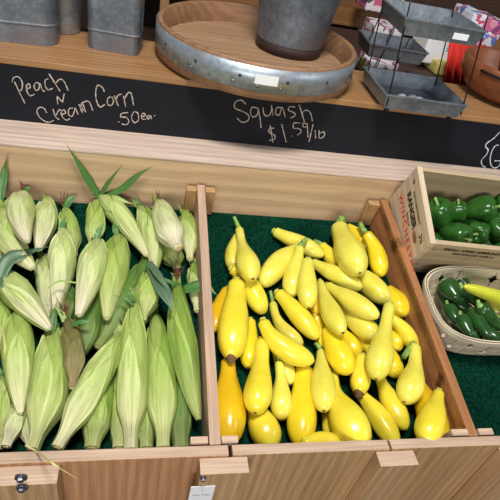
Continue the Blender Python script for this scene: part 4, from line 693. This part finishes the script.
CHILI = [
('j', (0.6281, 0.4009, 0.0304), (0.6371, 0.3806, 0.0300), (0.6460, 0.3549, 0.0285), 0.0186, "jalapeno against the rear wall of the basket, left part"),
('j', (0.5749, 0.2718, 0.0059), (0.5798, 0.2445, 0.0036), (0.5890, 0.2229, 0.0023), 0.0157, "jalapeno lowest at the front left of the basket"),
('j', (0.6982, 0.2854, 0.0085), (0.7120, 0.2642, 0.0085), (0.7268, 0.2358, 0.0071), 0.0190, "jalapeno in the right end of the basket"),
('j', (0.6728, 0.2333, -0.0014), (0.6979, 0.2289, 0.0044), (0.7202, 0.2194, 0.0092), 0.0159, "jalapeno by the front wall in the right part"),
('j', (0.5807, 0.3638, 0.0233), (0.5730, 0.3276, 0.0193), (0.5755, 0.2985, 0.0167), 0.0165, "jalapeno half hidden along the far left wall"),
('j', (0.5618, 0.3011, 0.0265), (0.5640, 0.2672, 0.0236), (0.5730, 0.2396, 0.0220), 0.0158, "dark jalapeno at the left wall of the basket"),
('j', (0.5709, 0.3510, 0.0479), (0.5728, 0.3241, 0.0486), (0.5770, 0.2980, 0.0494), 0.0229, "fat jalapeno with blunt end forward, back left of the basket"),
('j', (0.6248, 0.3553, 0.0337), (0.6384, 0.3351, 0.0279), (0.6562, 0.3072, 0.0207), 0.0195, "glossy jalapeno behind, below the long yellow-green pepper"),
('j', (0.5913, 0.3307, 0.0171), (0.6081, 0.3121, 0.0170), (0.6298, 0.2939, 0.0170), 0.0178, "dark jalapeno lying crosswise in the middle left"),
('j', (0.6460, 0.2530, 0.0023), (0.6563, 0.2282, 0.0042), (0.6749, 0.2114, 0.0077), 0.0158, "jalapeno at the front right of the basket"),
('j', (0.5995, 0.2521, 0.0022), (0.6142, 0.2307, 0.0004), (0.6370, 0.2172, 0.0001), 0.0144, "jalapeno along the front wall of the basket"),
('b', (0.8544, 0.3696, 0.0244), (0.7925, 0.3651, 0.0258), (0.7411, 0.3785, 0.0307), 0.0161, "rear yellow-green pepper against the back wall of the basket"),
('j', (0.6240, 0.3298, 0.0454), (0.6330, 0.3062, 0.0436), (0.6417, 0.2830, 0.0419), 0.0176, "jalapeno tucked between the long and the small yellow pepper"),
('j', (0.6183, 0.2784, 0.0522), (0.6467, 0.2632, 0.0308), (0.6830, 0.2476, 0.0094), 0.0186, "glossy jalapeno slanting down-right under the small yellow pepper"),
('j', (0.5632, 0.2536, 0.0415), (0.5631, 0.2275, 0.0386), (0.5679, 0.2022, 0.0359), 0.0152, "jalapeno left of the central glossy one, stem bent upward"),
('j', (0.6174, 0.2871, 0.0238), (0.6161, 0.2476, 0.0241), (0.6183, 0.2076, 0.0243), 0.0183, "glossy jalapeno in the centre with its stem upright"),
('b', (0.7749, 0.2767, 0.0068), (0.7364, 0.3003, 0.0142), (0.6921, 0.3240, 0.0215), 0.0167, "second yellow-green pepper under the long one"),
('b', (0.7668, 0.3031, 0.0259), (0.6687, 0.2992, 0.0618), (0.5629, 0.2925, 0.0971), 0.0201, "long yellow-green pepper pointing left across the basket"),
('y', (0.6773, 0.3364, 0.0217), (0.6772, 0.3113, 0.0206), (0.6824, 0.2871, 0.0195), 0.0208, "small pale yellow pepper below the long one"),
]
for (kind, P0, Pm, P1, r, label) in CHILI:
    t = tcos(22); S = bez_t(P0, Pm, P1, t); pf = r * (1 - .45 * ss(t, .25, 1)) * np.where(t > .8, np.sqrt(np.clip(1 - ((t - .8) / .2) ** 2, 0, 1)), 1) * np.where(t < .12, np.sqrt(np.clip(1 - ((.12 - t) / .12) ** 2, 0, 1)) * .5 + .5, 1); pf = np.maximum(pf, .0004)
    v, f, uv = sweep(S, pf, 18, lambda s, th: 1 + .03 * np.cos(3 * th + s)); nm = {'j': 'jalapeno_pepper', 'b': 'banana_pepper', 'y': 'yellow_pepper'}[kind]
    T0 = thing(nm, label, 'chili pepper', (S[11] - NN * r), None, 'jalapenos in the basket' if kind == 'j' else 'yellow peppers in the basket'); mesh('body', v, f, {'j': JAL, 'b': BAN, 'y': YEL}[kind], T0)
    d0 = S[0] - S[2]; d0 /= np.linalg.norm(d0); v, f = tube(poly([S[1], S[0] + d0 * .005, S[0] + d0 * .013 + np.array([0, 0, .004])], 7), np.linspace(r * .45, r * .2, 7), 8); mesh('stem', v, f, PSTEM, T0)

# ------------------------------------------------------------------ metalware on the shelf
ZS = .3102
def rrect(w, d, r, k=6):
    pts = []
    for (cx, cy, a0) in ((w / 2 - r, d / 2 - r, 0), (-w / 2 + r, d / 2 - r, 90), (-w / 2 + r, -d / 2 + r, 180), (w / 2 - r, -d / 2 + r, 270)):
        for i in range(k + 1): a = math.radians(a0 + 90 * i / k); pts.append((cx + r * math.cos(a), cy + r * math.sin(a)))
    return np.array(pts)
def tin(c, w, d, h, yaw, rad, label, flare=.02):
    T0 = thing('galvanized_tin', label, 'metal tin', c, Matrix.Rotation(yaw, 3, 'Z'), 'tall galvanized tins on the shelf'); R = rotz(yaw); base = rrect(w, d, rad); m = len(base); V = []
    prof = [(0, .0), (0, .004), (.0, .040), (.0018, .0425), (.0018, .0445), (.0, .047), (0, .055), (.0, h * .92), (.0, h), (.003, h + .001), (.003, h + .005), (-.001, h + .005), (-.0015, h), (-.0015, .004)]
    for (off, z) in prof:
        s = 1 + flare * z / h
        for (x, y) in base: q = np.array([x * s, y * s]); nn = q / np.linalg.norm(q); q = q + nn * off; V.append(R @ np.array([q[0], q[1], z]) + c)
    n = len(prof); F = [(i * m + j, i * m + (j + 1) % m, (i + 1) * m + (j + 1) % m, (i + 1) * m + j) for i in range(n - 1) for j in range(m)]
    F.append(tuple(range(m))[::-1]); F.append(tuple((n - 1) * m + j for j in range(m))); mesh('body', V, F, GALV_D, T0, False)
    bm_ = rrect(w * (1 + flare * .15) + .004, d * (1 + flare * .15) + .004, rad); 
    seam = boxg((-.002, -.0012, .0), (.002, .0012, h), .0005, R, c + R @ np.array([w / 2 - .001, d * .1, 0]) * np.array([1, 1, 1])); mesh('seam', *seam, GALV_D, T0, False)
tin(np.array([-.412, .851, ZS]), .155, .090, .30, math.radians(6), .030, 'tall grey galvanized tin at the left edge of the shelf')
tin(np.array([-.205, .873, ZS]), .118, .088, .30, math.radians(-7), .016, 'tall galvanized tin between the left tin and the barrel tray', .03)
# pail leaning behind the tins
T0 = thing('metal_pail', 'pale bluish pail behind and between the two tall tins', 'pail', (-.335, .925, ZS)); v, f = lathe([(.0001, 0), (.040, 0), (.042, .004), (.062, .16), (.064, .162), (.064, .166), (.060, .166), (.040, .006), (.0001, .006)], (-.3375, .9265 + .02, ZS), 40); mesh('body', v, f, GALV_B, T0)
v, f = tube(poly([(-.3375 + .064 * math.cos(a), .9465, ZS + .16 + .05 * math.sin(a)) for a in np.linspace(0, math.pi, 9)], 20), .0018, 6); mesh('handle', v, f, WIRE, T0)

# round barrel-head tray
BC = np.array([.140, .880, ZS + .008]); BR = .253
T0 = thing('barrel_tray', 'round tray made of an oak barrel head inside a riveted metal band', 'tray', BC)
v, f = lathe([(.0001, -.0075), (.075, -.0075), (.075, .0), (.0001, .0)], np.array([BC[0], .84, BC[2]]), 40); mesh('turntable', v, f, WD_dark, T0, False)
v, f = lathe([(.0001, .0002), (BR - .03, .0002), (BR - .03, .0138), (.0001, .0138)], BC, 60); mesh('underside', v, f, WD_dark, T0, False)
k = 28; parts = []
for i in range(k):      # staves of the ring as one coopered wall
    pass
v, f = lathe([(BR - .004, 0), (BR - .002, .012), (BR - .003, .074), (BR - .005, .077), (BR - .013, .077), (BR - .015, .074), (BR - .020, .030), (BR - .018, 0)], BC, 96, None, True); mesh('stave_ring', v, f, WD_barrel, T0, True)
v, f = lathe([(.0001, .014), (BR - .0195, .014), (BR - .0195, .027), (.0001, .027)], BC, 96); mesh('head', v, f, WD_head, T0, False)
v, f = lathe([(BR - .0015, .018), (BR + .0008, .018), (BR + .0004, .071), (BR - .0015, .071)], BC, 96, None, True); band = mesh('hoop_band', v, f, GALV_B, T0, True)
for a in range(-170, 0, 12):
    for dz, da in ((.030, 0), (.046, 3)):
        if dz > .04 and a % 24 != 10 and a % 3: continue
        q = math.radians(a + da); c = BC + np.array([math.cos(q) * (BR + .001), math.sin(q) * (BR + .001), dz]); M = rotz(q) @ np.stack([[0, 1, 0], [0, 0, 1], [1, 0, 0]], 1).astype(float)
        v, f = lathe([(.0001, .0022), (.002, .0018), (.0036, 0)], c, 10, M); mesh('rivet', v, f, BOLT if dz < .04 else INK, band)
q = -1.6373; V = []; 
for i in range(9):
    aa = q - .10 + .20 * i / 8
    for zz in (-.0105, .0105): 
        for rr in (BR + .0012, BR + .0018): V.append(BC + np.array([rr * math.cos(aa), rr * math.sin(aa), 0.0460 + zz]))
F = []
for i in range(8):
    b0 = i * 4; b1_ = b0 + 4; F += [(b0 + 1, b1_ + 1, b1_ + 3, b0 + 3), (b0, b0 + 2, b1_ + 2, b1_), (b0, b1_, b1_ + 1, b0 + 1), (b0 + 2, b0 + 3, b1_ + 3, b1_ + 2)]
F += [(0, 1, 3, 2), (32, 34, 35, 33)]; lb_ = mesh('price_label', V, F, PAPER, T0, False)
# bucket on the barrel head
KC = np.array([.236, .935, ZS + .0352]); T0 = thing('metal_bucket', 'dark galvanized bucket with a rusty base standing on the barrel tray', 'bucket', KC)
v, f = lathe([(.0001, .004), (.086, .004), (.0865, .024), (.089, .026), (.0885, .031), (.112, .20), (.134, .36), (.137, .362), (.137, .368), (.132, .368), (.110, .20), (.086, .03), (.0001, .03)], KC, 64); mesh('body', v, f, GALV_D, T0)
v, f = lathe([(.082, 0), (.0885, 0), (.0892, .022), (.0875, .024), (.084, .022)], KC, 64, None, True); mesh('base_band', v, f, RUST, T0)

# tiered tray stand
def tray(M, o, w, d, h, par, m=GALV_T, name='tray', fl=.008, t=.0016):
    parts = []; 
    def ring(e, z): return [o + M @ np.array(p) for p in ((-w / 2 - e, -d / 2 - e, z), (w / 2 + e, -d / 2 - e, z), (w / 2 + e, d / 2 + e, z), (-w / 2 - e, d / 2 + e, z))]
    V = ring(0, 0) + ring(fl, h) + ring(fl + .003, h) + ring(fl + .003, h + .003) + ring(fl - t, h + .003) + ring(-t, t)
    F = [(0, 3, 2, 1)] + [(i * 4 + j, i * 4 + (j + 1) % 4, (i + 1) * 4 + (j + 1) % 4, (i + 1) * 4 + j) for i in range(5) for j in range(4)] + [(20, 21, 22, 23)]
    return mesh(name, V, F, m, par, False)
TSO = np.array([.527, .760, ZS]); T0 = thing('tiered_tray_stand', 'tiered stand of square grey metal trays on thin black wire rods', 'tray stand', TSO)
R0 = rotz(math.radians(-1)); tray(R0, np.array([.527, .748, ZS + .010]), .195, .165, .034, T0)
tw = 0.1757; tz = 0.5013 - .012; tx = 0.4975
top = tray(rotz(math.radians(-2)), np.array([tx, .735, tz]), tw, .15, .034, T0)
V, F = boxg((tx + tw * .12, .6505, tz + .010), (tx + tw * .33, .6515, tz + .023), 0); mesh('price_label', V, F, PAPER, top, False)
# wire rods joining the trays, ring on top
for (x0, y0, x1, y1) in ((-.099, -.086, -tw / 2 - .006, -.075), (.099, -.086, tw / 2 + .006, -.075), (-.099, .070, -tw / 2 - .004, .075), (.099, .070, tw / 2 + .004, .075)):
    A_ = np.array([.527 + x0, .748 + y0, ZS + .040]); B_ = np.array([tx + x1, .735 + y1, tz + .030]); D_ = (B_ - A_); v, f = tube([A_ - D_ * .13, A_, B_, B_ + D_ * .25], .0017, 8); mesh('rod', v, f, WIRE, T0)
for sx in (-.085, .085):
    for sy in (-.07, .07):
        v, f = lathe([(.0001, 0), (.006, 0), (.006, .010), (.0001, .010)], (.527 + sx, .748 + sy, ZS), 12); mesh('foot', v, f, WIRE, T0)
# second stand behind
T1 = thing('tray_rack', 'dark grey tray on a leaning black wire rack behind the tiered stand', 'tray stand', (0.5823, 1.06, .15))
tray(rotz(math.radians(-4)), np.array([0.5823, 1.06, 0.3367]), 0.1622, .12, .036, T1, GALV_D)
for (x0, x1) in ((-.075, -.01), (-.02, .05)):
    for yy in (-.062, .062):
        v, f = tube([(0.5823 + x0, 1.06 + yy, .150), (0.5823 + x1, 1.06 + yy, .62)], .0018, 8); mesh('rod', v, f, WIRE, T1)
V, F = boxg((.30, .962, -.80), (.80, 1.15, .149), .002); o = mesh('rear_stand', V, F, WD_dark, None, False); tag(o, 'dark low stand right behind the upper shelf', 'stand')

# pale stones in the lower tray
for q, (x, y, r) in enumerate(((.50, .735, .014), (.522, .727, .012), (.545, .731, .013), (.562, .722, .011), (.535, .745, .012))):
    v, f = lathe([(.0001, 0), (r * .8, r * .12), (r, r * .4), (r * .75, r * .8), (.0001, r)], (x, y, ZS + .0125), 12, None, False, 1 + .2 * (q % 2), .8); v = v + rng.normal(0, .0005, v.shape)
    o = mesh('white_shell', v, f, PAPER, None); tag(o, 'small white shell lying in the lower grey tray', 'shell', 'white shells in the lower tray')

# wooden bowls
def bowl(c, r, h, m, name, label, tilt=0, th=.012):
    M = rotx(tilt); T0 = thing(name, label, 'bowl', c); v, f = lathe([(.0001, 0), (r * .55, .0), (r * .82, h * .22), (r * .98, h * .6), (r, h * .95), (r - th * .5, h), (r - th, h * .95), (r * .98 - th, h * .6), (r * .80 - th, h * .3), (r * .5, th), (.0001, th)], c, 72, M); mesh('body', v, f, m, T0); return T0
T0 = bowl(np.array([.892, .885, ZS]), .150, .098, WD_bowl, 'wooden_bowl', 'large red-brown turned wooden bowl on the right end of the shelf')
th = np.linspace(math.radians(200), math.radians(250), 12); v, f = tube([(.892 + .152 * math.cos(a), .885 + .152 * math.sin(a), ZS + .083) for a in th], .0035, 8); mesh('handle', v, f, WIRE, T0)
bowl(np.array([.905, .885, ZS + .045]), .072, .072, WD_bowl, 'small_bowl', 'small dark wooden bowl nested inside the large bowl', .25, .01)

# ------------------------------------------------------------------ what stands behind the shelf
FLOOR = wood('dark_floor_boards', (.05, .035, .028), (.10, .07, .052), 1, .5)
V, F = boxg((-4, -2.5, -.86), (5, 5.2, -.80), 0); tag(mesh('floor', V, F, FLOOR, None, False), kind='structure')
V, F = boxg((-4, 4.6, -.80), (5, 4.7, 2.9), 0); tag(mesh('wall_back', V, F, plain('brown_wall', (.07, .045, .035), .8, 0, .3, 3), None, False), kind='structure')
def solid(name, lo, hi, m, label, cat, group=None, yaw=0, bev=.003):
    c = (np.array(lo) + np.array(hi)) / 2; c[2] = lo[2]; V, F = boxg(np.array(lo) - c, np.array(hi) - c, bev, rotz(yaw), c); o = mesh(name, V, F, m, None, False); return tag(o, label, cat, group)
def pat(name, cols, sc):
    m, nt, b = mat_base(name); vo = nt.nodes.new('ShaderNodeTexVoronoi'); vo.inputs['Scale'].default_value = sc; nt.links.new(coords(nt), vo.inputs[0]); sp = nt.nodes.new('ShaderNodeSeparateColor'); nt.links.new(vo.outputs['Color'], sp.inputs[0]); o = ramp(nt, sp.outputs[0], [(i / len(cols), c) for i, c in enumerate(cols)]); o.node.color_ramp.interpolation = 'CONSTANT'; nt.links.new(o, b.inputs['Base Color']); b.inputs['Roughness'].default_value = .7; return m
PAT1 = pat('blue_floral', [(.75, .78, .85), (.12, .20, .55), (.7, .72, .8), (.55, .08, .12), (.75, .75, .8)], 55)
PAT2 = pat('pink_floral', [(.6, .12, .25), (.8, .7, .72), (.25, .06, .2), (.7, .3, .4), (.1, .1, .1)], 45)
PAT3 = pat('white_flecked', [(.8, .76, .8), (.7, .6, .68), (.3, .12, .12), (.82, .8, .8), (.55, .4, .5)], 60)
YELP = plain('ochre_yellow', (.55, .46, .14), .6, 0, .3, 40); REDC = plain('red_cloth', (.62, .025, .015), .75, 0, .2, 12); TEAL = plain('teal_print', (.10, .45, .50), .7)
o = solid('white_box', (0.8265, 1.3000, 0.2592), (0.9736, 1.4200, 0.3554), PAPER, 'white cardboard box with teal print behind the tray stand', 'box', None, 0, .006)
for k in range(3):
    V, F = boxg((0.9074, 1.2992, 0.3092 + k * .008), (0.9589, 1.2999, 0.3142 + k * .008), 0); mesh('print', V, F, TEAL, o, False)
o = solid('yellow_package', (0.8701, 1.2500, 0.2394), (0.9303, 1.3500, 0.2800), YELP, 'ochre striped package below the white box', 'package', None, 0, .006)
o = solid('patterned_cloth', (1.0310, 1.4200, 0.3583), (1.0943, 1.5700, 0.4245), PAT1, 'folded white and blue patterned cloth behind the upper tray', 'cloth', 'folded patterned cloths', 0, .006)
o = solid('patterned_cloth', (1.0837, 1.4000, 0.3509), (1.1593, 1.5500, 0.4174), PAT2, 'folded pink and purple patterned cloth at the right edge', 'cloth', 'folded patterned cloths', 0, .006)
o = solid('patterned_cloth', (1.0223, 1.3600, 0.2909), (1.1251, 1.5100, 0.3724), PAT1, 'folded blue flowered cloth above the wooden bowl', 'cloth', 'folded patterned cloths', 0, .006)
o = solid('patterned_package', (0.6819, 1.4500, 0.2660), (0.7985, 1.5700, 0.3246), PAT3, 'white and pink patterned package behind the wire rack', 'package', 'patterned packages', 0, .006)
o = solid('patterned_package', (0.7465, 1.7500, 0.3079), (0.9056, 1.9000, 0.4104), PAT2, 'red and white patterned package on the orange plank shelf', 'package', 'patterned packages', 0, .006)
o = solid('patterned_package', (0.5908, 1.2000, 0.2184), (0.7036, 1.3000, 0.2707), PAT3, 'white flecked package low behind the lower tray', 'package', 'patterned packages', 0, .006)
o = solid('yellow_card', (0.7151, 1.1800, 0.3109), (0.7391, 1.2000, 0.3537), YELP, 'small yellow-green card beside the wire rack', 'card', None, 0, .006)
o = solid('yellow_card', (0.5548, 1.1800, 0.2422), (0.5753, 1.2000, 0.2802), YELP, 'small yellow card at the edge of the barrel tray', 'card', None, 0, .006)
S_ = []; x0, x1, zt, zb = 0.8571, 1.0160, 0.3667, 0.2368
for i in range(40):
    x = x0 + (x1 - x0) * i / 39; S_.append((x, 1.19 + .012 * math.sin(i * .9)))
V = [(x + (0.03 * (1 - j)), y + .02 * j, zt if j else zb) for (x, y) in S_ for j in (0, 1)]; F = [(i * 2, i * 2 + 2, i * 2 + 3, i * 2 + 1) for i in range(39)]
o = mesh('red_cloth', V, F, REDC, None); tag(o, 'bright red cloth hanging behind the tray stand and bowl', 'cloth'); md = o.modifiers.new('thickness', 'SOLIDIFY'); md.thickness = .004
hut = thing('display_hutch', 'dark wooden hutch with an orange plank shelf in the background', 'hutch', (.6, 2.1, -.8))
for (lo, hi, m, nm) in (((-0.1900, 2.0000, 0.1785), (1.8900, 2.2400, 0.2546), WD_orange, 'shelf'), ((-.2, 1.9, -0.0415), (1.9, 2.25, -0.0115), WD_dark, 'shelf'), ((-.2, 2.25, -.8), (1.9, 2.28, 1.0), WD_dark, 'back_panel'), ((-.22, 1.9, -.8), (-.19, 2.28, 1.0), WD_dark, 'upright'), ((1.9, 1.9, -.8), (1.93, 2.28, 1.0), WD_dark, 'upright')):
    V, F = boxg(lo, hi, .003); mesh(nm, V, F, m, hut, False)
tb = thing('goods_table', 'dark table behind the shelf carrying cloths and packages', 'table', (1.1, 1.4, -.8))
for (lo, hi, nm) in (((.35, 1.205, 0.2074), (1.6, 1.7, 0.2374), 'top'), ((.36, 1.25, -.8), (.41, 1.3, 0.2074), 'leg'), ((1.54, 1.25, -.8), (1.59, 1.3, 0.2074), 'leg'), ((.36, 1.6, -.8), (.41, 1.65, 0.2074), 'leg'), ((1.54, 1.6, -.8), (1.59, 1.65, 0.2074), 'leg')):
    V, F = boxg(lo, hi, .002); mesh(nm, V, F, WD_dark, tb, False)
o = solid('wooden_post', (-0.0958, 1.6, -.8), (-0.0634, 1.64, .9), WD_cleat, 'light wooden post behind the barrel tray', 'post')
